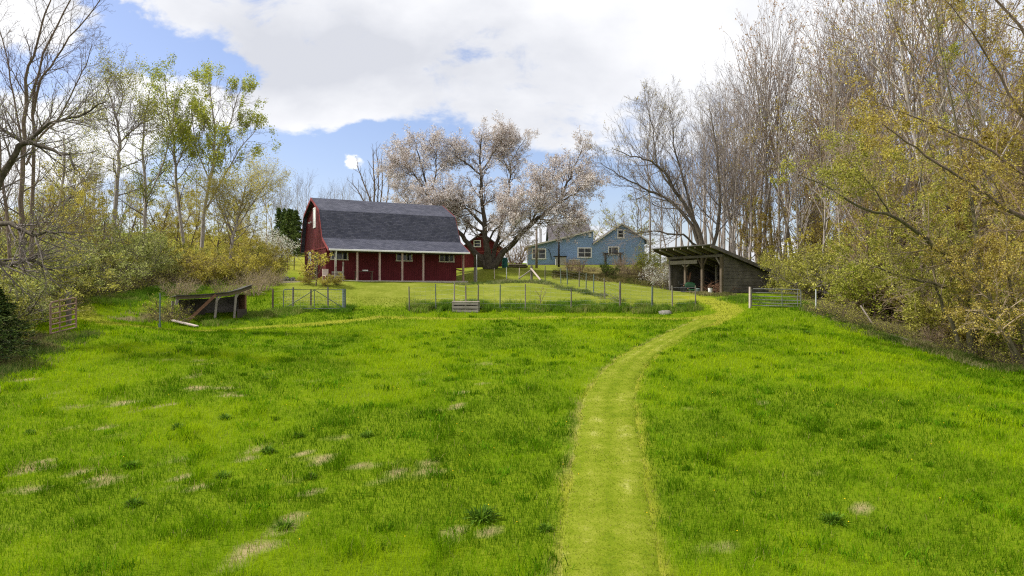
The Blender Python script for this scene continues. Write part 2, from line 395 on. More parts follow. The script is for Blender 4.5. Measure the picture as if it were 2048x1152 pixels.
def sstep(a, b, x): t = np.clip((x-a)/(b-a), 0, 1); return t*t*(3-2*t)
_edges = [(1152,1100,1342),(1050,1116,1316),(950,1134,1300),(870,1146,1287),(800,1160,1276),(760,1186,1281),(720,1228,1304),(690,1284,1345),(660,1345,1398),(640,1388,1440)]
pathA = []
for py, l, r in _edges:
    a, b = G(l, py), G(r, py); pathA.append(((a.x+b.x)/2, (a.y+b.y)/2, (b.x-a.x)/2*.97))
pathA = [(pathA[0][0]-.3, 4, pathA[0][2]), (pathA[0][0]-.15, 8, pathA[0][2])]+pathA
def gl(lst, w): return [tuple(G(*q)[:2])+(w,) for q in lst]
pathB = gl([(1440,630),(1380,637),(1200,636),(1020,637),(820,637),(760,634),(690,642),(600,650),(500,657),(400,662),(300,655),(230,650),(180,636),(155,615)], .55)
pathC = gl([(1400,652),(1445,633),(1462,622),(1445,610),(1415,601),(1395,596),(1370,592)], .75)
BARE = [(G(px, py).x, G(px, py).y, r) for px, py, r in ((62,936,.62),(165,943,.28),(205,955,.3),(240,808,.5),(213,855,.38),(395,775,.55),(462,790,.3),(605,908,.3),(640,918,.4),(722,938,.42),(908,1071,.34),(500,1098,.45),(392,978,.35),(66,975,.3),(330,925,.25),(690,880,.3),(55,760,.6),(625,985,.25),(985,1068,.25),(1150,905,.0001),(1310,870,.0001))]
def masks(x, y):
    n = (fbm(x*1.1, y*1.1, 9, 3)-.5)
    p = np.zeros(x.shape); edge = np.zeros(x.shape)
    for pl in (pathA, pathB, pathC):
        d, w, s = seg_dist(x, y, pl); d = d+n*.35
        p = np.maximum(p, 1-sstep(w*.9, w*1.12, d))
        if pl is pathA: edge = np.exp(-((d-w*.95)/.16)**2)*np.where(s > 0, .55, .06)*sstep(.35,.6,fbm(x*1.7, y*.9, 61, 3))
    px = CX+x/np.maximum(y, 1)*F
    n2 = (fbm(x/3, y/3, 21, 3)-.5)
    lawn = sstep(44.3, 45.6, y+n*2)*(1-sstep(88, 96, y))*sstep(690, 730, px+n2*60)*(1-sstep(1390, 1430, px+n2*60))
    lawn = np.maximum(lawn, sstep(44, 45.5, y+n)*(1-sstep(52, 60, y))*sstep(545, 580, px)*(1-sstep(700, 740, px)))
    bank = sstep(60, 64, y+n2*4)*(1-sstep(76, 78, y))*sstep(1095, 1150, px+n2*80)
    lawn = lawn*(1-bank)
    meadow = sstep(60, 75, y)*(1-sstep(640, 690, px))*sstep(150, 420, px)
    # woods on either hand
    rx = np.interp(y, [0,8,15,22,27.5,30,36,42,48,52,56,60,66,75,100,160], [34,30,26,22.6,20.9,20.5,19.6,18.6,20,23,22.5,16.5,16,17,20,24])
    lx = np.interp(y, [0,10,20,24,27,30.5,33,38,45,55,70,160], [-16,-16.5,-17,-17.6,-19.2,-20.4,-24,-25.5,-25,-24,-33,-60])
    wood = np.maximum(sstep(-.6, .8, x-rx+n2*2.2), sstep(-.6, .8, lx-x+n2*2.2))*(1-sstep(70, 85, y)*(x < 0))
    dry = sstep(.77, .87, fbm(x/.75+3.3, y/.75, 31, 4)+.14*(fbm(x/6, y/6, 33, 2)-.5)+np.where(x < -.5, .035, -.035)*1.0)*(1-sstep(20, 34, y))
    rag = fbm(x/.22, y/.22, 35, 3)-.5+.6*(fbm(x/.7, y/.7, 36, 2)-.5)
    for (qx, qy, qr) in BARE:
        d = np.hypot(x-qx, (y-qy)*.8)/(qr*.66); dry = np.maximum(dry, sstep(.15, .45, 1-d+rag*1.5)*(d < 2.2))
    return dict(path=p, edge=edge, lawn=lawn, wood=wood, dry=dry*(1-p), bank=bank, meadow=meadow)
def _axis(a, b, step, far, g):
    c = list(np.arange(a, b+1e-6, step)); s = step
    while c[-1] < far[1]: s *= g; c.append(c[-1]+s)
    s = step; lo = []
    q = a
    while q > far[0]: s *= g; q -= s; lo.append(q)
    return np.array(lo[::-1]+c)
_xs = _axis(-34, 34, .3, (-900, 900), 1.16); _ys = _axis(7, 64, .3, (-300, 1500), 1.13)
_X, _Y = np.meshgrid(_xs, _ys); _Z = H(_X, _Y)
_m = masks(_X, _Y)
_nx, _ny = len(_xs), len(_ys)
_i = np.arange(_nx*_ny).reshape(_ny, _nx)
_q = np.stack([_i[:-1,:-1].ravel(), _i[:-1,1:].ravel(), _i[1:,1:].ravel(), _i[1:,:-1].ravel()], 1)
def ground_mat():
    k = MT('meadow_ground')
    A = lambda n: k.n('ShaderNodeAttribute', attribute_name=n).outputs['Fac']
    v = k.coord('Object')
    a = k.noise(v, .45, 5, .6); b = k.noise(v, 5.5, 6, .7); d = k.noise(v, 28, 3, .7)
    f = k.mix(.5, a, b); f = k.mix(.3, f, d)
    field = k.ramp(f, [(.3, (.06,.095,.005)), (.5, (.11,.165,.006)), (.7, (.18,.22,.010))])
    lawn = k.ramp(f, [(.34, (.075,.10,.010)), (.5, (.155,.18,.02)), (.66, (.26,.26,.06))])
    mead = k.ramp(f, [(.3, (.16,.17,.02)), (.55, (.24,.24,.03)), (.7, (.32,.28,.05))])
    bank = k.ramp(f, [(.3, (.08,.075,.02)), (.5, (.15,.125,.045)), (.68, (.25,.20,.10))])
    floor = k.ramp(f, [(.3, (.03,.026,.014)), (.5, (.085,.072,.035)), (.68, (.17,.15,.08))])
    dry = k.ramp(f, [(.3, (.16,.13,.05)), (.6, (.33,.26,.14))])
    path = k.ramp(f, [(.3, (.125,.15,.010)), (.5, (.20,.215,.017)), (.7, (.30,.285,.05))])
    c = k.mix(A('meadow'), field, mead); c = k.mix(A('lawn'), c, lawn); c = k.mix(A('bank'), c, bank)
    c = k.mix(A('path'), c, path); c = k.mix(A('dry'), c, dry)
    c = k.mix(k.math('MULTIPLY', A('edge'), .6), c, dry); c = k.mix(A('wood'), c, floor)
    k.bump(k.mix(.5, b, d), .6, .05)
    return k.base(c, .95, .02)
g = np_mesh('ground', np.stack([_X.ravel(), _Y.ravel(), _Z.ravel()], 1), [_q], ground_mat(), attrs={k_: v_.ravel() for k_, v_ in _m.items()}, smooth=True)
tag(g, 'sloping spring pasture and mown lawn rising to the barn', kind='structure')
# the mown track as its own sheet a few millimetres proud of the pasture
def track_sheet(pl, name, lift):
    vs, fs, ac = [], [], []
    pts = []
    for (ax,ay,aw),(bx,by,bw) in zip(pl[:-1], pl[1:]):
        n_ = max(2, int(math.hypot(bx-ax, by-ay)/.4))
        pts += [(ax+(bx-ax)*t/n_, ay+(by-ay)*t/n_, aw+(bw-aw)*t/n_) for t in range(n_)]
    pts.append(pl[-1])
    K = 9
    for i, (x, y, w) in enumerate(pts):
        a, b = pts[max(i-2,0)], pts[min(i+2,len(pts)-1)]; t = Vector((b[0]-a[0], b[1]-a[1])).normalized(); n_ = Vector((t.y, -t.x))
        wob = .1*(float(fbm(np.array(y*1.3), np.array(x*1.3), 77, 3))-.5)
        for k in range(K):
            e = (k/(K-1)*2-1)*(w*.96+wob+.16*(float(vnoise(np.array(y*5.), np.array(x*5.), 78))-.5)); X, Y = x+n_.x*e, y+n_.y*e; vs.append((X, Y, h(X,Y)+lift-(.035 if k in (0,K-1) else 0))); ac.append(k/(K-1)*2-1)
    for i in range(len(pts)-1):
        for k in range(K-1): fs.append((i*K+k, i*K+k+1, (i+1)*K+k+1, (i+1)*K+k))
    k = MT(name+'_turf'); v = k.coord('Object'); b = k.noise(v, 3.2, 6, .7); d = k.noise(v, 26, 4, .75); c_ = k.noise(v, .6, 3)
    f = k.mix(.5, b, d); f = k.mix(.3, f, c_); k.bump(f, .8, .04)
    at = k.n('ShaderNodeAttribute', attribute_name='across').outputs['Fac']; st = None
    for pos, wd, amt in ((-.42,.20,.055), (.45,.22,.045), (-.95,.10,.09), (.03,.14,-.03)):   # worn wheel lines and the unworn middle
        q = k.math('POWER', k.math('DIVIDE', k.math('SUBTRACT', at, pos), wd), 2.0)
        q = k.math('MULTIPLY', k.math('POWER', 2.718, k.math('MULTIPLY', q, -1.0)), amt); st = q if st is None else k.math('ADD', st, q)
    f = k.math('ADD', f, k.math('MULTIPLY', st, k.math('ADD', .35, k.math('MULTIPLY', c_, 1.0))))
    m = k.base(k.ramp(f, [(.37, (.07,.11,.006)), (.48, (.125,.165,.008)), (.59, (.19,.215,.022)), (.72, (.38,.36,.12))]), .95, .02)
    o = np_mesh(name, np.array(vs), [np.array(fs)], m, attrs={'across': ac}, smooth=True)
    return tag(o, 'pale mown grass track curving through the pasture', kind='structure')
track_sheet(pathA, 'path', .025)

# ---------------------------------------------------------------- grass blades
rg = np.random.default_rng(11)
def blades(name, x, y, hgt, wid, col, lean, mat, label):
    n = len(x); z = H(x, y)
    az = rg.uniform(0, 2*np.pi, n); la = rg.uniform(0, 2*np.pi, n)
    ax, ay = np.cos(az)*wid/2, np.sin(az)*wid/2
    l = lean*rg.uniform(.2, 1.2, n)*hgt; lx_, ly_ = np.cos(la)*l, np.sin(la)*l
    V = np.empty((n, 5, 3)); zb = z-.01
    V[:,0] = np.stack([x-ax, y-ay, zb], 1); V[:,1] = np.stack([x+ax, y+ay, zb], 1)
    V[:,2] = np.stack([x+ax*.7+lx_*.38, y+ay*.7+ly_*.38, z+hgt*.6], 1); V[:,3] = np.stack([x-ax*.7+lx_*.38, y-ay*.7+ly_*.38, z+hgt*.6], 1)
    V[:,4] = np.stack([x+lx_, y+ly_, z+hgt*(1-.25*lean)], 1)
    b = np.arange(n)[:,None]*5
    o = np_mesh(name, V.reshape(-1,3), [b+np.array([0,1,2,3]), b+np.array([3,2,4])], mat, attrs={'gcol': np.repeat(col, 5, 0)})
    return tag(o, label, kind='stuff')
def grassmat():
    k = MT('grass_blades'); c = k.n('ShaderNodeAttribute', attribute_name='gcol').outputs['Color']
    k.base(c, .7, .02); tr = k.n('ShaderNodeBsdfTranslucent'); k.l(c, tr.inputs[0])
    ms = k.n('ShaderNodeMixShader'); ms.inputs[0].default_value = .45; k.l(k.b.outputs[0], ms.inputs[1]); k.l(tr.outputs[0], ms.inputs[2]); k.l(ms.outputs[0], k.o.inputs[0])
    return k.m
M['grass'] = grassmat()
def scatter(n, y0, y1, p, half=.86):
    t = rg.random(n); e = 2-p
    y = (y0**e+t*(y1**e-y0**e))**(1/e); x = rg.uniform(-1, 1, n)*(y*half+4.5); return x, y
def lerp(a, b, t): return a+(b-a)*t[:,None]
def field_grass(n):
    x, y = scatter(n, 7.5, 47, 1.75)
    m = masks(x, y)
    px = CX+x/y*F
    keep = rg.random(n) > np.clip(m['wood']*.9+m['dry']*.42+m['path']*.1+m['edge']*.3, 0, 1)
    x, y = x[keep], y[keep]; m = {k: v[keep] for k, v in m.items()}; n = len(x)
    cl = fbm(x/.55, y/.55, 41, 3); big = fbm(x/4.5, y/4.5, 43, 3); pat = fbm(x/1.6, y/1.6, 47, 3)
    tuft = sstep(.58, .74, cl)*sstep(.42,.6,pat)
    short = np.clip(m['path']+m['lawn'], 0, 1)
    hg = (.05+.105*cl+.05*big)*rg.uniform(.6, 1.3, n)*(1+.8*tuft); hg = hg*(1-short)+short*rg.uniform(.035, .075, n)
    wd = .0062*(y/10)**.85*rg.uniform(.7, 1.4, n)*(1+.3*tuft)
    lo = np.array([.070,.150,.002]); mi = np.array([.158,.288,.003]); hi = np.array([.295,.41,.005]); st = np.array([.34,.29,.10]); yl = 0
    t = np.clip((big-.5)*2.3+.46+(pat-.5)*1.7+(fbm(x/.28,y/.28,49,2)-.5)*.9+rg.normal(0, .20, n)-.45*tuft, 0, 1)
    c = np.where((t < .5)[:,None], lerp(lo, mi, np.clip(t*2,0,1)), lerp(mi, hi, np.clip(t*2-1,0,1)))
    c = c*(1-short[:,None])+short[:,None]*lerp(np.array([.07,.125,.003]), np.array([.24,.28,.012]), rg.random(n))
    s = (rg.random(n) < .012+.35*m['dry']+.45*m['edge']+.12*m['path']+.25*m['wood'])
    c[s] = st*rg.uniform(.6, 1.2, (s.sum(),1))
    blades('grass', x, y, hg, wd, c, .75, M['grass'], 'bright green pasture grass of short mixed blades')
field_grass(600000)
def tall(n, pts_w, hmin, hmax, pal, name, label, jitter=1.0):
    xs, ys, hs = [], [], []
    segs = [(a, b) for pl in pts_w for a, b in zip(pl[:-1], pl[1:])]
    L = np.array([math.hypot(b[0]-a[0], b[1]-a[1])*(a[2]+b[2]) for a, b in segs]); pk = rg.choice(len(segs), n, p=L/L.sum())
    A = np.array([s[0] for s in segs])[pk]; B = np.array([s[1] for s in segs])[pk]; t = rg.random(n)[:,None]
    P = A+(B-A)*t; d = B-A; nn = np.stack([d[:,1], -d[:,0]], 1)/np.hypot(d[:,0], d[:,1])[:,None]
    off = np.clip(rg.normal(0, .5, n), -1.2, 1.2)*P[:,2]; x = P[:,0]+nn[:,0]*off; y = P[:,1]+nn[:,1]*off
    cl = fbm(x/.7, y/.7, 51, 3); keep = rg.random(n) < sstep(.28, .55, cl); x, y, cl = x[keep], y[keep], cl[keep]; n = len(x)
    hg = (hmin+(hmax-hmin)*np.clip((cl-.35)*2.6,0,1))*rg.uniform(.5, 1.15, n); wd = rg.uniform(.012, .026, n)*(y/40)**.6
    pal = np.array(pal); w = np.clip(fbm(x/1.3, y/1.3, 57, 2)+rg.normal(0, .22, n), 0, .999)*(len(pal)-1); i = np.clip(w.astype(int), 0, len(pal)-2)
    c = pal[i]+(pal[i+1]-pal[i])*(w-i)[:,None]
    blades(name, x, y, hg, wd, c, .7, M['grass'], label)
GR = [(.045,.11,.010), (.085,.18,.012), (.125,.23,.018), (.19,.27,.03), (.30,.29,.10)]
ST = [(.09,.10,.03), (.17,.17,.05), (.32,.27,.13), (.46,.38,.24)]
fence_row = gl([(815,621),(900,618),(1000,617),(1100,620),(1200,618),(1300,620),(1395,616)], 1.1)
tall(60000, [fence_row], .30, .68, GR, 'tall_grass', 'rank dark green grass growing along the front wire fence')
tall(15000, [gl([(400,648),(480,640),(560,628),(640,620),(705,622)], 1.1)], .15, .42, GR, 'tall_grass', 'long grass between the leaning lean-to and the wire gate')
tall(24000, [gl([(160,607),(230,597),(300,588),(370,575)], 2.6)], .2, .5, GR, 'tall_grass', 'long green grass below the hedge on the left')
tall(5000, [gl([(225,640),(300,635),(345,640)], 1.0)], .2, .45, ST, 'tall_grass', 'straw coloured grass beside the leaning lean-to')
tall(9000, [gl([(1460,596),(1520,606),(1600,611),(1640,620)], 1.2)], .18, .45, GR, 'tall_grass', 'long grass around the foot of the grey metal gate')
edgeR = gl([(1640,622),(1700,645),(1760,668),(1850,695),(1950,722),(2048,748)], 1.1)
tall(26000, [edgeR], .12, .42, [(.04,.08,.01), (.09,.14,.02), (.16,.17,.05), (.32,.27,.13), (.45,.38,.24)], 'tall_grass', 'tangled green and straw grass along the right wood edge')
edgeL = gl([(170,665),(110,690),(60,715),(10,745),(-60,790)], 1.0)
tall(9000, [edgeL], .12, .40, [(.03,.07,.01), (.07,.12,.02), (.16,.17,.05), (.30,.25,.12)], 'tall_grass', 'mixed rough grass along the left wood edge')
back_row = gl([(1065,563),(1110,570),(1150,582),(1200,592),(1240,604)], .7)
tall(9000, [back_row, gl([(915,570),(960,568),(1010,565),(1065,566)], .8)], .12, .4, [(.05,.10,.02), (.12,.17,.04), (.22,.24,.10), (.30,.28,.15)], 'tall_grass', 'wispy grass along the far wire fence')
tall(16000, [gl([(1105,552),(1180,556),(1250,562),(1310,570)], 2.5)], .2, .6, [(.05,.085,.015), (.11,.12,.03), (.20,.16,.06), (.30,.24,.12)], 'tall_grass', 'brownish rough grass on the bank below the blue house')
tall(5000, [gl([(1395,586),(1430,592),(1480,592)], .8)], .15, .35, ST, 'tall_grass', 'pale rough grass in front of the open shed')
# ---------------------------------------------------------------- red barn
def window(parent, x0, x1, z0, z1, y, mat, mull=(), rail=(), fw=.09, depth=.05, name='window'):
    """flat window in a wall whose outer face is at y (looking towards -y): frame, then the panes behind it"""
    f = MB(); a = y-.055
    f.box(x0-fw, x1+fw, a, y-.003, z1, z1+fw).box(x0-fw-.03, x1+fw+.03, a-.03, y-.003, z0-fw, z0)
    f.box(x0-fw, x0, a, y-.003, z0, z1).box(x1, x1+fw, a, y-.003, z0, z1)
    for m_ in mull: f.box(m_-.025, m_+.025, a+.012, y-.004, z0, z1)
    for r in rail: f.box(x0, x1, a+.016, y-.005, r-.025, r+.025)
    w = f.build(name, mat, parent)
    MB().box(x0, x1, y-.022, y-.008, z0, z1).build('pane', M['glass'], w)
    return w
def swap(parent_obj, fn): pass
barn = empty('barn', BO, _th, 'dark red gambrel barn with grey shingle roof and a long open porch', 'barn')
LR = 11.9
prof = [(0,2.47),(1.9,3.43),(3.05,5.74),(5.85,7.03),(8.65,5.74),(9.96,2.75)]
# walls: gable-shaped shell, front wall at y=2.09 under the porch roof
def under(d): 
    for (a,b),(c,e) in zip(prof[:-1], prof[1:]):
        if a <= d <= c: return b+(e-b)*(d-a)/(c-a)
fr, rr = 2.09, 9.7
gp_ = [(fr,-.5),(rr,-.5),(rr,under(rr)-.14),(8.65,5.56),(5.85,6.86),(3.05,5.56),(fr,under(fr)-.16)]
w = MB()
w.prism(gp_, .30, .45, 'x'); w.prism(gp_, 11.45, 11.60, 'x')
w.box(.45, 11.45, fr, fr+.15, -.5, under(fr)-.2); w.box(.45, 11.45, rr-.15, rr, -.5, under(rr)-.2)
w.build('wall', M['red'], barn, uv=True)
def slab(a, b, x0, x1, t):
    (ya,za),(yb,zb) = a, b; n = Vector((0, -(zb-za), yb-ya)).normalized()
    if n.z < 0: n = -n
    return [(x0,ya,za),(x1,ya,za),(x1,yb,zb),(x0,yb,zb)], n
rf = MB(); top = []
# one continuous folded roof skin with thickness
inn = []
for i, p in enumerate(prof):
    inn.append((p[0], p[1]-.13) if 0 < i < 5 else (p[0]+(.02 if i == 0 else -.02), p[1]-.12))
V_ = [(0,)+p for p in prof]+[(LR,)+p for p in prof]+[(0,)+p for p in inn]+[(LR,)+p for p in inn]
Fq = []
for i in range(5):
    Fq += [(i, i+1, 6+i+1, 6+i), (12+i, 18+i, 18+i+1, 12+i+1), (i, 12+i, 12+i+1, i+1), (6+i, 6+i+1, 18+i+1, 18+i)]
Fq += [(0,6,18,12), (5,17,23,11)]
roof = rf.poly(V_, Fq).build('roof', M['shingle'], barn, uv=True)
for xx in (-.035, LR+.005):
    tr = MB()
    for a, b in zip(prof[:-1], prof[1:]):
        (ya,za),(yb,zb) = a, b
        tr.poly([(xx,ya,za-.20),(xx+.03,ya,za-.20),(xx+.03,yb,zb-.20),(xx,yb,zb-.20),(xx,ya,za+.03),(xx+.03,ya,za+.03),(xx+.03,yb,zb+.03),(xx,yb,zb+.03)],
                [(0,3,2,1),(4,5,6,7),(0,1,5,4),(1,2,6,5),(2,3,7,6),(3,0,4,7)])
    tr.build('rake_trim', M['red_trim'], roof)
MB().box(.02, LR-.02, -.11, -.004, 2.33, 2.47).build('gutter', M['white'], barn, bevel=.02)
MB().box(-.02, LR+.02, 9.97, 10.06, 2.60, 2.74).build('gutter', M['white'], barn)
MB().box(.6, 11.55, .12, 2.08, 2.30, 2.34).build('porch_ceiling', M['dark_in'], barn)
MB().tube([(.62,.02,2.33),(.62,.16,2.15),(.62,.20,1.1)], .05).build('downspout', M['white'], barn, smooth=True)
MB().box(.30, 11.75, -.02, 2.085, -.6, .06).build('porch_sill', M['concrete'], barn, bevel=.02)
MB().box(.262, .298, fr, rr, 2.62, 2.74).build('band_trim', M['red_trim'], barn)
for i, s_ in enumerate((.62, 2.31, 4.12, 6.0, 7.81, 9.75)):
    if i == 5: continue
    MB().box(s_-.07, s_+.07, .24, .38, .06, 2.33).build('porch_post', M['porch_post'] if i else M['weathered'], barn)
MB().box(11.36, 11.50, .24, .38, .06, 2.33).build('porch_post', M['rust'], barn)
MB().bar((11.43,.31,.9),(11.43,2.0,1.1), .05, .09).build('porch_rail', M['red_trim'], barn)
for a, b in ((.68,2.07),(6.10,7.51),(9.96,11.37)):
    window(barn, a+.08, b-.08, 1.78, 2.46, fr, M['cream'], mull=((2*a+b)/3, (a+2*b)/3))
def gable_window(d0, d1, z0, z1, mat, glass_=True, name='window', open_=None):
    f = MB(); X = .30
    fw = .1
    f.box(X-.05, X-.003, d0-fw, d1+fw, z1, z1+fw).box(X-.06, X-.003, d0-fw, d1+fw, z0-fw, z0)
    f.box(X-.05, X-.003, d0-fw, d0, z0, z1).box(X-.05, X-.003, d1, d1+fw, z0, z1)
    if not open_: f.box(X-.045, X-.004, d0, d1, (z0+z1)/2-.03, (z0+z1)/2+.03)
    o = f.build(name, mat, barn); MB().box(X-.025, X-.006, d0, d1, z0, z1).build('panel' if open_ else 'pane', open_ or M['glass'], o)
gable_window(5.45, 6.15, 4.6, 6.1, M['white'], name='loft_door', open_=M['white'])
gable_window(7.2, 7.8, 1.65, 2.45, M['white'], name='window')
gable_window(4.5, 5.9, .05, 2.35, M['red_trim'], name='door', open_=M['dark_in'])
lm = MB().box(.20, .297, 7.02, 7.12, 5.02, 5.14); lm.tube([(.22,7.07,5.06),(.08,7.17,5.0)], [.05,.07]); lm.tube([(.22,7.07,5.06),(.08,6.97,5.0)], [.05,.07])
lm.build('floodlight', M['white'], barn)
# porch clutter
t = empty('workbench', BO+BX*3.1+BN*1.2+Vector((0,0,.06)), _th, 'dark narrow bench with pale objects on the barn porch', 'bench')
MB().box(-.75,.75,-.2,.2,.72,.76).build('bench_top', M['shed_wood'], t)
for a in (-.65,.65):
    for b in (-.15,.15): MB().box(a-.03,a+.03,b-.03,b+.03,0,.72).build('leg', M['shed_wood'], t)
b_ = MB().box(-.2,.22,-.12,.12,0,.02).box(-.2,-.185,-.12,.12,.02,.1).box(.205,.22,-.12,.12,.02,.1).box(-.185,.205,-.12,-.105,.02,.1).box(-.185,.205,.105,.12,.02,.1).build('tray', M['white'])
b_.location = BO+BX*3.2+BN*1.2+Vector((0,0,.825)); b_.rotation_euler[2] = _th; tag(b_, 'small white tray on the dark bench under the porch', 'tray')
# grey pallets / old gate pieces leaning at the porch corner
def chair_pieces():
    t = empty('wooden_crate', BO+BX*.75+BN*-.35+Vector((0,0,-.02)), _th+.15, 'weathered grey slatted crate standing at the left porch corner', 'crate')
    for z in (.08,.34,.60): MB().box(-.35,.35,-.02,.02,z,z+.17).build('board', M['weathered'], t)
    for x in (-.32,.32): MB().box(x-.05,x+.05,.02,.09,0,.95 if x < 0 else 1.5).build('upright', M['weathered'], t)
    for z in (.08,.34,.60): MB().box(-.35,.35,.60,.64,z,z+.17).build('board', M['weathered'], t)
    for x in (-.32,.32): MB().box(x-.03,x+.03,.09,.60,.45,.5).build('side_rail', M['weathered'], t)
chair_pieces()
t = empty('garden_chair', BO+BX*-.15+BN*-.1, _th+.3, 'pale wooden chair beside the left porch corner', 'chair')
MB().box(-.25,.25,-.22,.22,.40,.44).build('seat', M['pale_plank'], t); MB().box(-.25,.25,.20,.24,.44,.92).build('backrest', M['pale_plank'], t)
for a in (-.22,.22):
    for b in (-.19,.19): MB().box(a-.025,a+.025,b-.025,b+.025,-.1,.4).build('leg', M['pale_plank'], t)
p = MB().bar((0,0,.1),(2.6,.15,.1), .35, .14).build('plank', M['pale_plank']); p.location = G(563,566)+Vector((0,0,-.02)); tag(p, 'pale timber edging lying in the grass left of the barn', 'timber')

# ---------------------------------------------------------------- blue house
HY = 80.; sc = HY/F
def hx(px): return (px-1056)*sc
HB = PX(1056, 531, HY)
def hz(py): return (531-py)*sc
house = empty('blue_house', HB, 0, 'low blue clapboard house with a shed-roofed wing and small gable', 'house')
xl, xm, xr = hx(1056), hx(1187), hx(1289)
D = 6.5
w = MB(); pf = [(xl,-1.2),(xm,-1.2),(xm,hz(462)),(xl,hz(494))]
w.prism(pf, 0, D, 'y'); w.build('wall', M['blue'], house, uv=True)
gx, gy_ = hx(1243), hz(449)
pg = [(xm+.002,-1.2),(xr,-1.2),(xr,hz(480)),(gx,gy_),(xm+.002,hz(488))]
MB().prism(pg, .004, D, 'y').build('wall', M['blue'], house, uv=True)
def roofslab(a, b, t, y0, y1, mat=M['shingle_grey'], parent=house):
    (ax,az),(bx,bz) = a, b; n = Vector((-(bz-az), bx-ax)).normalized()*t
    if n.y < 0: n = -n
    return MB().prism([(ax,az),(bx,bz),(bx+n.x,bz+n.y),(ax+n.x,az+n.y)], y0, y1, 'y').build('roof', mat, parent, uv=True)
r1 = roofslab((xl-.35,hz(494)-.10),(xm+.02,hz(462)+.0), .14, -.35, D+.3)
def fascia(a, b, y, parent, mat=M['cream'], hgt=.17):
    (ax,az),(bx,bz) = a, b
    MB().poly([(ax,y,az-hgt+.14),(bx,y,bz-hgt+.14),(bx,y,bz+.16),(ax,y,az+.16),(ax,y+.03,az-hgt+.14),(bx,y+.03,bz-hgt+.14),(bx,y+.03,bz+.16),(ax,y+.03,az+.16)],
              [(0,3,2,1),(4,5,6,7),(0,1,5,4),(1,2,6,5),(2,3,7,6),(3,0,4,7)]).build('fascia', mat, parent)
fascia((xl-.35,hz(494)-.10),(xm+.02,hz(462)), -.385, r1)
sl = (gy_-hz(488))/(gx-xm)
r2 = roofslab((xm-.1,hz(488)-.06),(gx,gy_+.03), .13, -.3, D+.3); fascia((xm-.1,hz(488)-.06),(gx,gy_+.03), -.335, r2)
r3 = roofslab((gx,gy_+.03),(xr+.45,hz(480)-.33*.7), .13, -.3, D+.3); fascia((gx,gy_+.03),(xr+.45,hz(480)-.24), -.335, r3)
MB().box(xr+.25,xr+.45,-.34,D,hz(487),hz(481)).build('gutter', M['white'], house)
# main block behind, ridge along the front
mz0, mz1 = hz(484), hz(443)
a0, a1 = hx(1104), hx(1200)
MB().prism([(D+.3,-1.5),(D+.3,mz0),(D+5,mz1+.6),(D+9.7,mz0),(D+9.7,-1.5)], a0+.3, a1-.3, 'x').build('wall', M['blue'], house, uv=True)
MB().prism([(D-.1,mz0-.1),(D+5,mz1+.65),(D+10.1,mz0-.1),(D+10.1,mz0+.08),(D+5,mz1+.85),(D-.1,mz0+.08)], a0, a1, 'x').build('roof', M['shingle_grey'], house, uv=True)
MB().box(hx(1082.5),hx(1088),D-1.2,D-.9,hz(494),hz(450)).build('flue', M['white'], house)
window(house, hx(1066), hx(1090), hz(516.5), hz(499), 0, M['white'], mull=(hx(1077.5),), rail=(hz(507.7),), fw=.13)
window(house, hx(1157), hx(1181.5), hz(513.5), hz(497), 0, M['white'], mull=(hx(1169.5),), rail=(hz(505.5),), fw=.13)
window(house, hx(1218), hx(1236), hz(507), hz(495), .004, M['white'], mull=(hx(1223.5),), fw=.13)
window(house, hx(1236.5), hx(1246.5), hz(474.5), hz(461), .004, M['white'], rail=(hz(467.5),), fw=.13)
MB().box(hx(1177),hx(1182.6),-.12,-.003,hz(474),hz(465.5)).build('vent', M['white'], house)
MB().box(xl-.12,xl-.02,-.1,-.01,hz(531),hz(496)).build('downspout', M['white'], house)
MB().tube([(hx(1249.6),-.05,-.3),(hx(1249.6),-.05,hz(487))], .035).build('conduit', M['galv'], house)
MB().box(xl-.03, xr+.03, -.03, -.003, -1.2, .12).build('foundation', M['concrete'], house)
MB().tube([(hx(1096),-.12,hz(498)),(hx(1100),-.1,hz(505)),(hx(1104),-.12,hz(520))], .03).build('cable', M['black'], house)
# things along the house front
t = empty('heat_pump', Vector((HB.x+hx(1120), HY-1.2, h(HB.x+hx(1120), HY-1.2)-.02)), 0, 'grey cabinet with a dark lid against the blue house', 'cabinet')
MB().box(-.62,.62,-.35,.35,0,1.0).build('body', M['tin'], t, bevel=.03); MB().box(-.85,.68,-.42,.42,1.003,1.10).build('lid', M['dark_pole'], t)
t = empty('storage_bench', Vector((HB.x+hx(1147), HY-1.0, h(HB.x+hx(1147), HY-1.0)-.02)), 0, 'low pale storage bench under the middle house window', 'bench')
MB().box(-.62,.62,-.25,.25,.1,.6).build('box', M['tin'], t); MB().box(-.66,.66,-.28,.28,.603,.66).build('lid', M['white'], t)
for a in (-.55,.55): MB().box(a-.04,a+.04,-.2,.2,0,.1).build('foot', M['tin'], t)
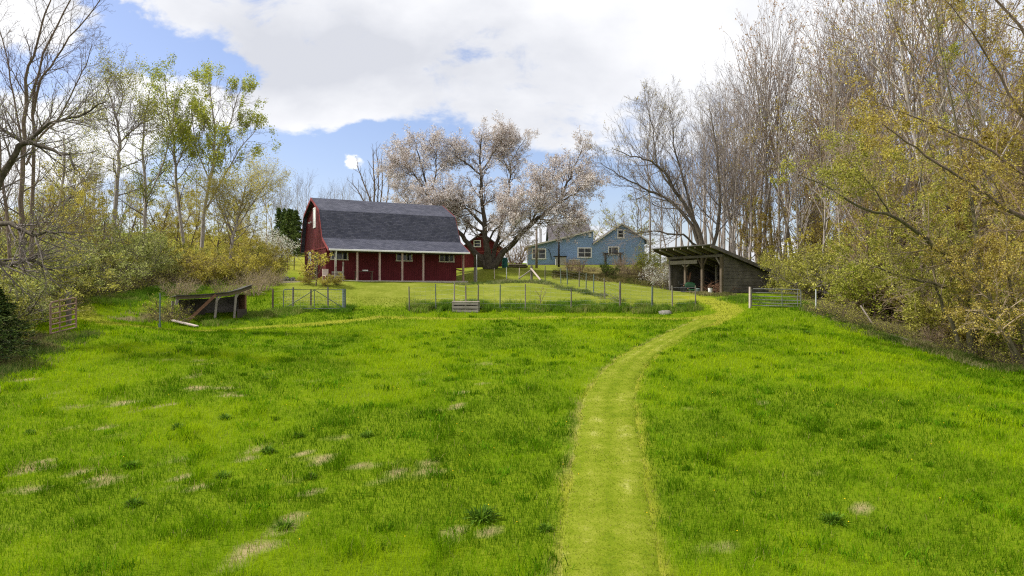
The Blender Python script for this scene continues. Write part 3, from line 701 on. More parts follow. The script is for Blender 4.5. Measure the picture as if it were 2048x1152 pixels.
# arbour with a bare vine in front of the gable
t = empty('garden_arbour', Vector((HB.x+hx(1221), HY-2, h(HB.x+hx(1221), HY-2))), 0, 'small dark arbour overgrown with bare vine before the house', 'arbour')
for a in (-.85,.85):
    for b in (-.3,.3): MB().tube([(a,b,-.1),(a*1.02,b,1.45)], .045, 6).build('post', M['dark_pole'], t)
MB().bar((-1.05,-.3,1.47),(1.05,-.3,1.47), .07).bar((-1.05,.3,1.47),(1.05,.3,1.47), .07).build('beam', M['dark_pole'], t)
vn = MB(); rv = random.Random(4)
for k in range(70):
    x = rv.uniform(-1.2, 1.2); p = Vector((x, rv.uniform(-.4,.4), 1.4+rv.uniform(-.1,.15))); pts = [p]
    for q in range(4): p = p+Vector((rv.uniform(-.25,.25), rv.uniform(-.15,.15), rv.uniform(-.22,.12))); pts.append(p)
    vn.tube(pts, [.018,.014,.011,.008,.005], 4)
for s in (-1, 1):
    for k in range(10):
        x = s*.85; vn.tube([(x+rv.uniform(-.1,.1),rv.uniform(-.35,.35),0),(x+rv.uniform(-.15,.15),rv.uniform(-.35,.35),.7),(x+rv.uniform(-.2,.2),rv.uniform(-.35,.35),1.5)], [.022,.018,.012], 4)
vn.build('vine', M['bark_dark'], t)
# poles
def upole(px, py0, py1, Y, r, mat, label, lean=0):
    b = gp(px, Y); top = (py1, )
    hh = CZ-(py1-CY)/F*Y-b.z
    t = empty('utility_pole', b, 0, label, 'pole')
    MB().tube([(0,0,-.3),(lean*.5,0,hh*.5),(lean,0,hh)], [r*1.12,r,r*.85], 10).build('shaft', mat, t, smooth=True)
    MB().tube([(0,0,hh),(0,0,hh+.03)], [r*.9,r*.6], 10).build('cap', M['galv'], t).location.x = lean
    return t
upole(1073, 537, 457, 72.5, .13, M['pole'], 'weathered wooden pole standing left before the blue house')
upole(1117.5, 534, 460, 75, .11, M['dark_pole'], 'blackened pole standing in front of the grey cabinet')

# ---------------------------------------------------------------- small red shed behind the cherry
SY = 77.; ss = SY/F
SB = PX(963.6, 536, SY)
shed = empty('red_shed', SB, 0, 'small dark red gabled shed behind the blossoming tree', 'shed')
def sX(px): return (px-963.6)*ss
def sZ(py): return (536-py)*ss
e = sX(1005)
MB().prism([(-e,-.6),(e,-.6),(e,sZ(497)),(0,sZ(467)),(-e,sZ(497))], 0, 5.5, 'y').build('wall', M['red'], shed, uv=True)
MB().prism([(-e-.3,sZ(497)-.24),(0,sZ(467)+.02),(e+.3,sZ(497)-.24),(e+.3,sZ(497)-.10),(0,sZ(467)+.16),(-e-.3,sZ(497)-.10)], -.35, 5.8, 'y').build('roof', M['shingle_grey'], shed, uv=True)
window(shed, sX(949), sX(960), sZ(492.5), sZ(482), 0, M['white'], rail=(sZ(487),), fw=.1)
MB().box(-e-.02,e+.02,-.03,-.003,sZ(504.5),sZ(502.5)).build('band_trim', M['red_trim'], shed)
MB().box(-.9,.3,-.04,-.004,0,1.55).build('door', M['dark_in'], shed)
MB().prism([(-e-3.6,-.6),(-e-.004,-.6),(-e-.004,1.75),(-e-3.6,1.35)], .5, 5, 'y').build('lean_to', M['red'], shed, uv=True)
MB().prism([(-e-3.9,1.36),(-e-.004,1.79),(-e-.004,1.90),(-e-3.9,1.47)], .2, 5.3, 'y').build('lean_to_roof', M['shingle_grey'], shed, uv=True)
# rain barrel
b = gp(1009.5, 68); t = empty('rain_barrel', b, 0, 'teal plastic barrel at the foot of the cherry tree', 'barrel')
rr_ = .30
MB().tube([(0,0,-.05),(0,0,.06),(0,0,.25),(0,0,.3),(0,0,.33),(0,0,.65),(0,0,.68),(0,0,.72),(0,0,.92),(0,0,.97)], [rr_*.9,rr_*.95,rr_,rr_*1.05,rr_,rr_,rr_*1.05,rr_,rr_*.94,rr_*.85], 20).build('drum', M['teal'], t, smooth=False)
MB().tube([(0,0,.975),(0,0,1.0)], [rr_*.9,rr_*.86], 20).build('lid', M['teal'], t)
# raised bed
b = gp(1035, 73); t = empty('raised_bed', b, 0, 'low dark log edging of a garden bed right of the barrel', 'garden bed')
for k in range(2): MB().tube([(-.95,-.5,.1+.19*k),(0,-.47,.1+.19*k),(.95,-.5,.1+.19*k)], .1, 8).build('log', M['bark_dark'], t)
for s in (-1,1): MB().tube([(s*1.0,-.45,.15),(s*1.0,.8,.15)], .11, 8).build('log', M['bark_dark'], t)
MB().box(-.9,.9,-.4,.8,-.2,.22).build('soil', M['bark_dark'], t)

# ---------------------------------------------------------------- open shed on the right
ph = math.radians(63)
C0 = PX(1447, 586, 52); SN = Vector((math.sin(ph), math.cos(ph), 0)); SU = Vector((-math.cos(ph), math.sin(ph), 0))
# local axes: +y = SN (front to back), +x = -SU (from the far corner towards the near corner); origin at the near front corner
os_ = empty('open_shed', C0, 0, 'open-fronted shed of dark weathered boards with a sloping roof', 'shed')
os_.rotation_euler = (0, 0, math.atan2(-SU.y, -SU.x))
WW, DD = 6.05, 4.75
z_f, z_b = 2.94, 1.53      # wall top at front and back
MB().prism([(0,-.5),(DD,-.5),(DD,z_b),(0,z_f)], -.08, 0, 'x').build('wall', M['dark_plank'], os_, uv=True)
MB().prism([(0,-.5),(DD,-.5),(DD,z_b),(0,z_f)], -WW, -WW+.08, 'x').build('wall', M['dark_plank'], os_, uv=True)
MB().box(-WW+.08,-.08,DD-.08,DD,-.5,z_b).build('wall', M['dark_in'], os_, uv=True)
gr = MB()
for k in range(11):   # shadow gaps between the boards of the near wall: real strips proud of the wall
    z = .05+.27*k
    d1 = DD if z < z_b-.2 else DD*(z_f-z-.25)/(z_f-z_b)
    if d1 > .3: gr.box(.0, .022, 0.02, d1, z, z+.235)
gr.build('siding', M['dark_plank'], os_)
pit = math.atan2(z_f-z_b, DD); o_ = 1.65; tb = .65
def rz_(y): return z_f-(z_f-z_b)/DD*y
MB().prism([(-o_,rz_(-o_)+.17),(DD+tb,rz_(DD+tb)+.17),(DD+tb,rz_(DD+tb)+.24),(-o_,rz_(-o_)+.24)], -WW-.45, .45, 'x').build('roof', M['old_roof'], os_, uv=True)
for k in range(9):
    x = -WW-.3+k*(WW+.6)/8
    MB().prism([(-o_+.05,rz_(-o_+.05)+.0),(DD+tb-.1,rz_(DD+tb-.1)+.0),(DD+tb-.1,rz_(DD+tb-.1)+.165),(-o_+.05,rz_(-o_+.05)+.165)], x-.04, x+.04, 'x').build('rafter', M['weathered'] if k % 2 else M['shed_wood'], os_)
MB().prism([(-o_-.04,rz_(-o_)-.02),(DD+tb,rz_(DD+tb)-.02),(DD+tb,rz_(DD+tb)+.25),(-o_-.04,rz_(-o_)+.25)], .45, .49, 'x').build('barge_board', M['dark_plank'], os_)
for x in (-.08, -2.15, -4.1, -WW+.08): MB().box(x-.1,x+.1,-.22,-.02,-.4,z_f-.18).build('post', M['shed_wood'] if x > -5 else M['dark_plank'], os_)
MB().box(-WW-.1,.1,-.24,-.001,z_f-.175,z_f+.02).build('beam', M['dark_plank'], os_)
MB().box(-WW+.2,-2.6,-.30,-.245,z_f-.62,z_f-.32).build('header_board', M['weathered'], os_)
for x in (-2.15,): MB().bar((x,-.12,1.95),(x-.55,-.12,2.75), .09).bar((x,-.12,1.95),(x+.5,-.12,2.75), .09).build('brace', M['shed_wood'], os_)
MB().bar((-.1,-.13,2.05),(-.62,-.13,2.72), .1).build('brace', M['weathered'], os_)
MB().bar((-4.1,-.12,2.05),(-4.5,-.12,2.3), .1).bar((-4.1,-.12,2.05),(-3.7,-.12,2.3), .1).build('brace', M['weathered'], os_)
MB().box(-3.2,-3.05,2.2,2.35,-.4,rz_(2.3)).build('post', M['weathered'], os_)
MB().box(-WW-.1,.05,-.35,-.2,-.45,-.02).build('sill', M['concrete'], os_)
def osw(x, y, z=None):
    q = os_.matrix_basis @ Vector((x, y, 0)) if False else C0+(-SU)*x+SN*y
    q.z = h(q.x, q.y) if z is None else C0.z+z; return q
rzs = os_.rotation_euler[2]
# boards leaning inside
for i, (x, hh_, l) in enumerate(((-5.15,1.7,.12),(-4.85,1.35,-.1),(-4.65,1.6,.05))):
    m = MB().bar((0,0,-.05),(l,.35,hh_), .2, .03, (0,1,0)).build('leaning_board', M['brown_wood']); m.location = osw(x,.5); m.rotation_euler[2] = rzs
    tag(m, ['tall reddish board leaning in the open shed, leftmost','shortest reddish board leaning inside the open shed','reddish board leaning in the open shed nearest the mower'][i], 'board', 'boards leaning in the open shed')
# ride-on mower half inside
t = empty('lawn_mower', osw(-3.3,-.35), rzs+.9, 'green mower with a domed hood parked in the open shed', 'mower')
MB().poly([(-.5,-.28,.35),(.5,-.28,.35),(.5,.28,.35),(-.5,.28,.35),(-.38,-.2,.80),(.1,-.2,.84),(.1,.2,.84),(-.38,.2,.80),(.46,-.2,.66),(.46,.2,.66)],
          [(0,3,2,1),(4,5,6,7),(0,1,8,5,4),(3,7,6,9,2),(5,8,9,6),(1,2,9,8),(0,4,7,3)]).build('hood', M['green_plastic'], t, bevel=.11)
MB().box(-.6,.6,-.5,.5,.12,.26).build('deck', M['green_plastic'], t, bevel=.05)
MB().box(-.85,-.45,-.22,.22,.60,.68).box(-.9,-.84,-.22,.22,.62,.95).build('seat', M['black'], t, bevel=.03)
for a, r in ((-.55,.26),(.5,.18)):
    for s in (-1,1): MB().tube([(a,s*.42,r),(a,s*.58,r)], r, 16).build('wheel', M['black'], t)
MB().tube([(.05,0,.6),(-.12,0,.92)], .025, 6).tube([(-.12+.16*math.cos(k*.523)*.5,.16*math.sin(k*.523),.92+.1*math.cos(k*.523)) for k in range(13)], .015, 5).build('steering_wheel', M['black'], t)
m = MB().tube([(0,0,0),(0,0,.04),(0,0,.42),(0,0,.45)], [.14,.15,.18,.19], 14).build('bucket', M['white']); m.location = osw(-1.3,-.1); tag(m, 'white bucket standing between the posts of the open shed', 'bucket')
m = MB().tube([(0,0,0),(0,0,.35),(0,0,.40)], [.16,.2,.1], 10).build('planter_pot', M['teal_post']); m.location = osw(-1.9,-.85); tag(m, 'pale teal pot in the grass before the open shed', 'pot')
bh = MB(); rv = random.Random(9)
for k in range(150):
    x = rv.uniform(-2.2, -.2); y = rv.uniform(.0, 1.6); a = rv.uniform(0, 6.28); L = rv.uniform(.5, 1.3); z = rv.uniform(0, .6)
    d = Vector((math.cos(a), math.sin(a), rv.uniform(-.1, .9))).normalized()*L; p = Vector((x,y,z))
    bh.tube([p, p+d*.5+Vector((0,0,.06)), p+d], [.016,.011,.006], 4)
m = bh.build('brush_heap', M['brown_wood']); m.location = osw(0,0); m.rotation_euler[2] = rzs; tag(m, 'tangled heap of cut brown branches inside the open shed', 'brushwood')

# ---------------------------------------------------------------- leaning lean-to on the left
LY = 39.5
LB = gp(352, LY-1.2); LB2 = gp(492, LY+1.0)
lt = empty('lean_to_shelter', LB, math.atan2(LB2.y-LB.y, LB2.x-LB.x), 'tumbledown low animal shelter with a sagging roof', 'shelter')
LL = (LB2-LB).to_2d().length; dz = LB2.z-LB.z
def lz(py, Y): return CZ-(py-CY)/F*Y-LB.z
rt = [((px-353)/(492-353)*LL, lz(py, LY-1.2+2.2*(px-353)/139)) for px, py in ((352,590),(395,588.5),(421,586.5),(454,583.5),(479,577.5),(503,569))]
z0, z1, z2 = rt[0][1], rt[2][1], rt[4][1]
mv, mf = [], []
K = len(rt)
for y, dzz in ((-.25,0),(1.9,-.12)):
    for x, z in rt: mv.append((x,y,z+dzz))
for y, dzz in ((-.25,-.05),(1.9,-.17)):
    for x, z in rt: mv.append((x,y,z+dzz))
for i in range(K-1): mf += [(i,i+1,K+i+1,K+i),(2*K+i,3*K+i,3*K+i+1,2*K+i+1),(i,2*K+i,2*K+i+1,i+1),(K+i,K+i+1,3*K+i+1,3*K+i)]
mf += [(0,K,3*K,2*K),(K-1,3*K-1,4*K-1,2*K-1)]
MB().poly(mv, mf).build('roof', M['old_roof'], lt)
bm_ = MB()
for (a, za), (b, zb) in zip(rt[:-1], rt[1:]): bm_.bar((a,-.12,za-.15),(b,-.12,zb-.15), .06, .17)
bm_.build('beam', M['shed_wood'], lt)
MB().bar((2.0,-.05,dz*.5-.3),(2.15,-.08,z1-.1), .12, .1, (0,1,0)).build('post', M['weathered'], lt)
MB().bar((3.1,.05,dz*.75-.2),(3.2,-.05,z2-.25), .12, .1, (0,1,0)).build('post', M['weathered'], lt)
MB().bar((2.1,-.06,z1-.5),(2.4,-.1,z1-.12), .07).bar((3.15,-.02,z2-.65),(3.4,-.08,z2-.22), .06).build('knee_brace', M['weathered'], lt)
MB().bar((.55,-.25,.0),(2.05,-.22,z1-.08), .16, .07, (0,1,0)).build('brace', M['brown_wood'], lt)
MB().prism([(2.6,-.3),(LL,dz-.3),(LL,z2-.42),(2.6,z1-.30)], 1.5, 1.58, 'y').build('back_wall', M['dark_plank'], lt)
MB().prism([(.7,-.3),(2.6,-.3),(2.6,z1-.30),(.35,z0-.30)], 1.5, 1.58, 'y').build('back_wall', M['dark_plank'], lt)
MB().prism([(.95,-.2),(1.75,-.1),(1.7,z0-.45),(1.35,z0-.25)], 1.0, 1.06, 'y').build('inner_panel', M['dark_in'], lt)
MB().box(LL-.05,LL+.02,-.05,1.6,dz-.4,z2-.35).build('side_wall', M['brown_wood'], lt)
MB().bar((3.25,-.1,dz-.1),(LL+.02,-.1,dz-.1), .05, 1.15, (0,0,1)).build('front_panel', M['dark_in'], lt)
MB().bar((-.02,1.3,0),(.05,1.3,z0-.35), .12, .12, (0,1,0)).bar((.0,-.05,z0-.55),(.1,-.05,z0-.1), .14, .1, (0,1,0)).build('post', M['weathered'], lt)
a, b = G(343, 646), G(394, 655)
m = MB().bar(a+Vector((0,0,.16)), b+Vector((0,0,.07)), .28, .06, (0,0,1)).build('fallen_board', M['pale_plank']); tag(m, 'bleached board lying in grass before the tumbledown shelter', 'board')
# ---------------------------------------------------------------- fences and gates
def fence(name, label, posts, height, wires, mats, r=.05, mesh=False, tops=None):
    """posts: ground points; a thing with each post and the wire as parts"""
    t = empty(name, posts[0], 0, label, 'fence'); o = posts[0]; rv = random.Random(len(label))
    tp = []
    for i, p in enumerate(posts):
        hh = height*rv.uniform(.93, 1.08) if tops is None else tops[i]
        l = Vector((rv.uniform(-.05,.05), rv.uniform(-.05,.05), 0)); a = p-o
        q = MB(); rr_ = r if not isinstance(r, list) else r[i]
        q.tube([a+Vector((0,0,-.3)), a+l*.5+Vector((0,0,hh*.5)), a+l+Vector((0,0,hh))], [rr_,rr_*.97,rr_*.9], 7)
        q.build('post', mats[i % len(mats)], t); tp.append((a, l, hh))
    w = MB()
    for (a, l, h1), (b, m_, h2) in zip(tp[:-1], tp[1:]):
        for f in wires:
            p, q = a+l*f+Vector((0,0,h1*f)), b+m_*f+Vector((0,0,h2*f)); mid = (p+q)/2-Vector((0,0,.02))
            w.tube([p, mid, q], .0035, 3, False)
        if mesh:
            n_ = max(2, int((b-a).length/.3))
            for k in range(1, n_):
                s = k/n_; c = a.lerp(b, s); hh = h1+(h2-h1)*s; w.tube([c+Vector((0,0,hh*wires[0])), c+Vector((0,0,hh*wires[-1]))], .0035, 3, False)
    w.build('wire', M['wire'], t)
    return t
WR = (.12,.28,.44,.60,.76,.92)
fp = [G(px, py) for px, py in ((819,622),(872,620),(908,621),(932,622),(956,621),(1000,621),(1051,622),(1142,624),(1240,621),(1304,622),(1345,620),(1391,619))]
ft = [CZ-(py-CY)/F*p.y-p.z for p, py in zip(fp, (573,568,565,571,569,569,568,576,563,573,571,571))]
fence('wire_fence', 'wire fence of grey posts along the mown front lawn edge', fp, 1.4, WR, [M['post_wood'], M['tpost'], M['weathered'], M['post_wood']], r=[.042,.04,.045,.05,.045,.04,.04,.042,.075,.07,.045,.045], mesh=True, tops=ft)
fp = [G(1240.5, 612)]+[gp(px, Y) for px, Y in ((1210,47.8),(1187,50.5),(1172,52.5),(1158,54.5),(1135,56),(1122,57.5),(1090,59.3))]
fence('side_fence', 'wire fence climbing away from the lawn to the braced corner post', fp, 1.35, WR, [M['tpost'], M['post_wood'], M['teal_post']], r=.045)
cp = gp(1063, 60.5); t = empty('corner_post', cp, 0, 'old corner post propped by two pale diagonal rails', 'post')
MB().tube([(0,0,-.3),(0,0,1.25)], [.12,.10], 8).build('post', M['post_wood'], t)
MB().bar((-.05,-.05,1.0),(.75,-1.3,-.05), .11, .09).build('brace', M['pale_plank'], t)
MB().bar((-.05,-.03,.85),(-1.15,-.6,.05), .10, .08).build('brace', M['weathered'], t)
fp = [cp, gp(1038, 61.5), gp(1013.5, 62), gp(989, 62.5)]
fence('back_fence', 'thin wire fence of pale stakes below the cherry tree', fp, 1.0, (.3,.6,.9), [M['galv'], M['pale_plank']], r=.035)
b = gp(950, 58); m = MB().tube([(0,0,-.3),(0,0,.9),(.02,0,1.32)], [.13,.12,.11], 9).build('gate_post', M['post_wood']); m.location = b; tag(m, 'thick grey wooden post right of the barn', 'post')
b = gp(953.5, 58.6); m = MB().tube([(0,0,-.3),(0,0,2.4)], .035, 8).build('pipe_post', M['galv']); m.location = b; tag(m, 'thin pale metal pipe beside the thick grey post', 'pipe')
# feeder of grey boards on the front fence line
b0 = G(906, 623); b1 = G(957, 624); L = (b1-b0).length
t = empty('wooden_feeder', b0+Vector((0,-.3,-.33)), math.atan2(b1.y-b0.y, b1.x-b0.x), 'weathered grey wooden feeder of slats at the front fence', 'feeder')
for k, z in enumerate((.10,.33,.56)): MB().box(-.02,L,-.02-.002*k,.02,z+.2,z+.36).build('slat', M['weathered'], t)
for x in (.04, L*.5, L-.06): MB().box(x-.05,x+.05,.022,.10,-.1,.94).build('upright', M['weathered'], t)
MB().box(-.03,L+.02,-.03,.45,.945,.99).build('top_board', M['pale_plank'], t)
MB().box(-.02,L,.44,.48,.30,.90).build('back_board', M['weathered'], t)
MB().box(-.05,.0,.05,.44,.3,.98).build('end_board', M['weathered'], t)
def tube_gate(name, label, a, b, h0, nb, mat, r=.025, braces=(), diag=False):
    d = (b-a); L = d.to_2d().length; t = empty(name, a, math.atan2(d.y, d.x), label, 'gate'); sl_ = d.z/L
    P = lambda x, z: Vector((x, 0, z+sl_*x))
    c = .12
    fr_ = MB().tube([P(0,.12),P(0,h0-c),P(c*.3,h0-c*.3),P(c,h0),P(L-c,h0),P(L-c*.3,h0-c*.3),P(L,h0-c),P(L,.12)], r*1.15, 7)
    fr_.tube([P(0,.12),P(L,.12)], r*1.1, 7); fr_.build('frame', mat, t)
    for k in range(1, nb-1):
        z = .12+(h0-.12)*(k/(nb-1))**1.15; MB().tube([P(0,z),P(L,z)], r*.9, 6).build('rail', mat, t)
    for x in braces: MB().tube([P(L*x,.12),P(L*x,h0)], r*.9, 6).build('upright', mat, t)
    if diag: MB().tube([P(.05,.12),P(L*.5,h0-.02)], r*.9, 6).tube([P(L*.5,h0-.02),P(L-.05,.12)], r*.9, 6).build('brace', mat, t)
    return t, L
t, L = tube_gate('farm_gate', 'grey tubular farm gate by the right wood edge', G(1503,615), G(1602,617), 1.15, 6, M['gate_metal'], braces=(.62,.93))
b = G(1500, 616); m = MB().tube([(0,0,-.2),(0,0,1.3)], [.075,.07], 9).build('gate_post', M['pale_plank']); m.location = b; tag(m, 'pale post at the left end of the grey farm gate', 'post')
t, L = tube_gate('rusty_gate', 'rusty barred gate standing open at the left wood edge', G(101,673), G(152,660), 1.5, 7, M['rust'], r=.036, braces=(.35,))
b = gp(137.5, 33.2); m = MB().tube([(0,0,-.2),(0,0,1.62),(0,0,1.70)], [.12,.115,.07], 10).build('gate_post', M['post_wood']); m.location = b; tag(m, 'stout round post behind the rusty gate', 'post')
ga, gb = G(567,621), G(690,621)
t, L = tube_gate('wire_gate', 'wide wire-filled gate with an inverted V brace left of the barn', ga, gb, 1.32, 2, M['tpost'], r=.026, braces=(.5,), diag=True)
w = MB()
for k in range(1, 7): w.tube([(0,0,.12+.17*k),(L,0,.12+.17*k+(gb.z-ga.z))], .0035, 3, False)
for k in range(1, 22): w.tube([(L*k/22,0,.12),(L*k/22,0,1.3)], .0035, 3, False)
w.build('wire', M['wire'], t)
b = G(687.5, 620); m = MB().tube([(0,0,-.2),(0,0,1.35)], [.12,.115], 10).build('gate_post', M['teal_post']); m.location = b+Vector((0,.1,0)); tag(m, 'thick greenish post at the right end of the wire gate', 'post')
fp = [G(686,616), G(652,616), G(617,617), G(581,617), G(545.5,623)]; fp = [p+Vector((0,.5,0)) for p in fp[:-1]]+fp[-1:]
fence('paddock_fence', 'brown stakes of a wire fence behind the wire gate', fp, 1.3, (.3,.6,.9), [M['shed_wood'], M['post_wood']], r=.06)
b = G(319.5, 655); t = empty('steel_post', b, 0, 'thin green steel post left of the tumbledown shelter', 'post')
MB().tube([(0,0,-.2),(.02,0,1.75)], .035, 6).build('shaft', M['teal_post'], t); MB().box(-.07,.07,-.01,.01,.0,.2).build('anchor_plate', M['teal_post'], t)
fp = [gp(px, Y) for px, Y in ((575,70),(588,70.5),(563,72))]
fence('meadow_fence', 'short run of fence stakes in the meadow left of the barn', fp[:2], 1.3, (.4,.9), [M['shed_wood']], r=.05)
a = G(1752, 655); m = MB().bar(Vector((0,0,-.1)), Vector((-.72,.2,1.15)), .12, .06).build('leaning_plank', M['pale_plank']); m.location = a; tag(m, 'pale plank leaning into the thicket at the right wood edge', 'plank')
a, b = G(1640, 650), G(1700,600)
m = MB().tube([(0,0,-.1),(0,0,1.3)], .04, 7).build('steel_stake', M['galv']); m.location = G(1632, 622); tag(m, 'thin pale stake between the grey farm gate and thicket', 'stake')
a, b = G(1778, 672), G(1850, 700)
m = MB().tube([a+Vector((0,0,.05)), (a+b)/2+Vector((0,0,.14)), b+Vector((0,0,.04))], [.07,.06,.04], 7).build('fallen_log', M['bark_dark']); tag(m, 'dark fallen pole lying along the right wood edge', 'log')
# flat stone in the front grass strip
rs = random.Random(3); sb = MB(); b = G(1331, 628)
ring = [(math.cos(k*.6283)*.42*rs.uniform(.85,1.1), math.sin(k*.6283)*.28*rs.uniform(.85,1.1)) for k in range(10)]
sb.poly([(x,y,-.1) for x,y in ring]+[(x*.95,y*.95,.17) for x,y in ring]+[(x*.6,y*.6,.22+rs.uniform(-.02,.02)) for x,y in ring],
        [tuple(range(20,30))]+[(i,(i+1)%10,10+(i+1)%10,10+i) for i in range(10)]+[(10+i,10+(i+1)%10,20+(i+1)%10,20+i) for i in range(10)])
m = sb.build('flat_stone', M['stone'], smooth=True); m.location = b; tag(m, 'flat pale stone in the grass strip before the fence', 'stone')
b = gp(578, 60); sb = MB()
rs = random.Random(8)
for k in range(26):
    x, y = rs.gauss(0,.5), rs.gauss(0,.3); r = rs.uniform(.1,.2); z = max(0,.45-abs(x)*.5-abs(y)*.6)*rs.uniform(.4,1)
    sb.tube([(x,y,z-r),(x+.02,y,z-r*.3),(x,y+.02,z+r*.5),(x,y,z+r*.8)], [r*.6,r,r*.85,r*.3], 7)
m = sb.build('stone_heap', M['stone']); m.location = b; tag(m, 'small heap of brownish stones left of the barn', 'stones')
# ---------------------------------------------------------------- trees and shrubs
UP = Vector((0,0,1))
def rvec(rv): return Vector((rv.gauss(0,1), rv.gauss(0,1), rv.gauss(0,1)))
def grow(rv, p, d, L, r, lev, P, out):
    """one branch and everything that grows from it; out collects (level, points, radii)"""
    c = P[lev]; ns = c.get('seg', 4); d = d.normalized(); pts = [p.copy()]; rad = [r]; ds = [d]
    r1 = max(r*c.get('tip', .35), .003)
    for i in range(ns):
        d = (d+rvec(rv)*c.get('wob', .1)+UP*c.get('up', 0)).normalized(); p = p+d*(L/ns)
        pts.append(p.copy()); rad.append(r+(r1-r)*(i+1)/ns); ds.append(d)
    out.append((lev, pts, rad)); limb(rv, pts, rad, L, lev, P, out)
def limb(rv, pts, rad, L, lev, P, out):
    c = P[lev]; ns = len(pts)-1
    if lev+1 >= len(P): return
    n = c['n']; n = int(n*rv.uniform(.85, 1.15)+.5); t0 = c.get('t0', .3); az = rv.uniform(0, 6.28)
    for k in range(n):
        t = t0+(1-t0)*(k+rv.random())/n; f = t*ns; i = min(int(f), ns-1); q = pts[i].lerp(pts[i+1], f-i)
        dd = (pts[i+1]-pts[i]).normalized(); az += 2.4+rv.uniform(-.5,.5)
        a = dd.cross(UP if abs(dd.z) < .95 else Vector((1,0,0))).normalized(); b = dd.cross(a)
        lo, hi = c.get('ang', (30,55)); g_ = math.radians(rv.uniform(lo, hi))
        cd = dd*math.cos(g_)+(a*math.cos(az)+b*math.sin(az))*math.sin(g_)
        sh = c.get('shape', lambda t: 1-.55*t)(t)
        cl = (L if c.get('abs') is None else c['abs'])*c.get('lr', .4)*sh*rv.uniform(.7, 1.25)
        cr = min((rad[i]+(rad[i+1]-rad[i])*(f-i))*c.get('rr', .55), c.get('rmax', 9))
        grow(rv, q, cd, cl, max(cr, c.get('rmin', .004)), lev+1, P, out)
def tubes_np(polys, sides):
    """polys of equal point count -> verts, quads"""
    Pn = np.array([[tuple(p) for p in q[0]] for q in polys]); R = np.array([q[1] for q in polys]); B, n, _ = Pn.shape
    T = np.gradient(Pn, axis=1); T /= np.linalg.norm(T, axis=2, keepdims=True)+1e-9
    mt = T.mean(1); ref = np.where(np.abs(mt[:,2:3]) < .8, np.array([[0,0,1.]]), np.array([[1.,0,0]]))[:,None,:]
    A = np.cross(T, np.broadcast_to(ref, T.shape)); A /= np.linalg.norm(A, axis=2, keepdims=True)+1e-9; C = np.cross(T, A)
    w = np.arange(sides)*2*np.pi/sides
    V = Pn[:,:,None]+(A[:,:,None]*np.cos(w)[None,None,:,None]+C[:,:,None]*np.sin(w)[None,None,:,None])*R[:,:,None,None]
    idx = np.arange(B*n*sides).reshape(B, n, sides); i2 = np.roll(idx, -1, 2)
    Q = np.stack([idx[:,:-1], i2[:,:-1], i2[:,1:], idx[:,1:]], -1).reshape(-1, 4)
    return V.reshape(-1,3), Q
def mesh_branches(br, sides):
    gr = {}
    for l, pts, rad in br: gr.setdefault((len(pts), sides[min(l, len(sides)-1)]), []).append((pts, rad))
    Vs, Qs, o = [], [], 0
    for (n, s), pl in gr.items():
        v, q = tubes_np(pl, s); Vs.append(v); Qs.append(q+o); o += len(v)
    return (np.concatenate(Vs), np.concatenate(Qs)) if Vs else (np.zeros((0,3)), np.zeros((0,4), int))
def leaves_at(rng, br, levs, per, size, spread, aspect=.55, keep=None, droop=0):
    pts = []
    for l, p, r in br:
        if l not in levs: continue
        a = np.array([tuple(q) for q in p]); n = rng.poisson(per)
        if n == 0: continue
        t = rng.uniform(.25, 1.0, n)*(len(a)-1); i = np.minimum(t.astype(int), len(a)-2); pts.append(a[i]+(a[i+1]-a[i])*(t-i)[:,None])
    if not pts: return np.zeros((0,3)), np.zeros((0,4), int), np.zeros(0)
    c = np.concatenate(pts); c = c+rng.normal(0, spread, c.shape)
    if keep is not None: c = c[keep(c)]
    n = len(c); d = rng.normal(0, 1, (n,3)); d[:,2] -= droop; d /= np.linalg.norm(d, axis=1, keepdims=True)
    e = np.cross(d, rng.normal(0, 1, (n,3))); e /= np.linalg.norm(e, axis=1, keepdims=True)+1e-9
    s = size*rng.uniform(.55, 1.35, n)[:,None]; d, e = d*s, e*s*aspect
    V = np.stack([c-d*.5, c+e*.5, c+d*.5, c-e*.5], 1).reshape(-1,3)
    return V, np.arange(n*4).reshape(-1,4), np.repeat(rng.random(n), 4)
def plant(name, br, trunk_levels, sides, bark_m, twig_m, leaf=None, leaf_m=None, tn='trunk', cn='crown', seed=1):
    """-> list of (part name, mesh object) with no parent yet"""
    rng = np.random.default_rng(seed); tv, tq = mesh_branches([b for b in br if b[0] in trunk_levels], sides)
    cv, cq = mesh_branches([b for b in br if b[0] not in trunk_levels], sides); vv = np.zeros(len(cv)); mi = np.zeros(len(cq), int); mats = [twig_m]
    if leaf:
        lv, lq, la = leaves_at(rng, br, **leaf); cq = np.concatenate([cq, lq+len(cv)]); cv = np.concatenate([cv, lv]); vv = np.concatenate([vv, la])
        mi = np.concatenate([mi, np.ones(len(lq), int)]); mats.append(leaf_m)
    parts = []
    t = np_mesh(tn, tv, [tq], bark_m, smooth=True); parts.append(t)
    if len(cq): parts.append(np_mesh(cn, cv, [cq], mats, matidx=mi, attrs={'v': vv}))
    return parts
def blot(seed, thr=.5, s=1.1):
    def f(c): return fbm(c[:,0]/s+c[:,1]*.43, c[:,2]/s+c[:,1]*.31, seed, 3) > thr
    return f
PROTO = {}
def put(key, name, loc, rz, s, label, cat, group=None, sz=None):
    parts, used = PROTO[key]
    t = empty(name, loc, rz, label, cat, group); t.scale = (s, s, sz or s)
    for p in parts:
        q = p if not used else p.copy()
        if used: COL.objects.link(q)
        q.parent = t
    PROTO[key][1] = True
    return t
def proto(key, *a, **k): PROTO[key] = [plant(key, *a, **k), False]

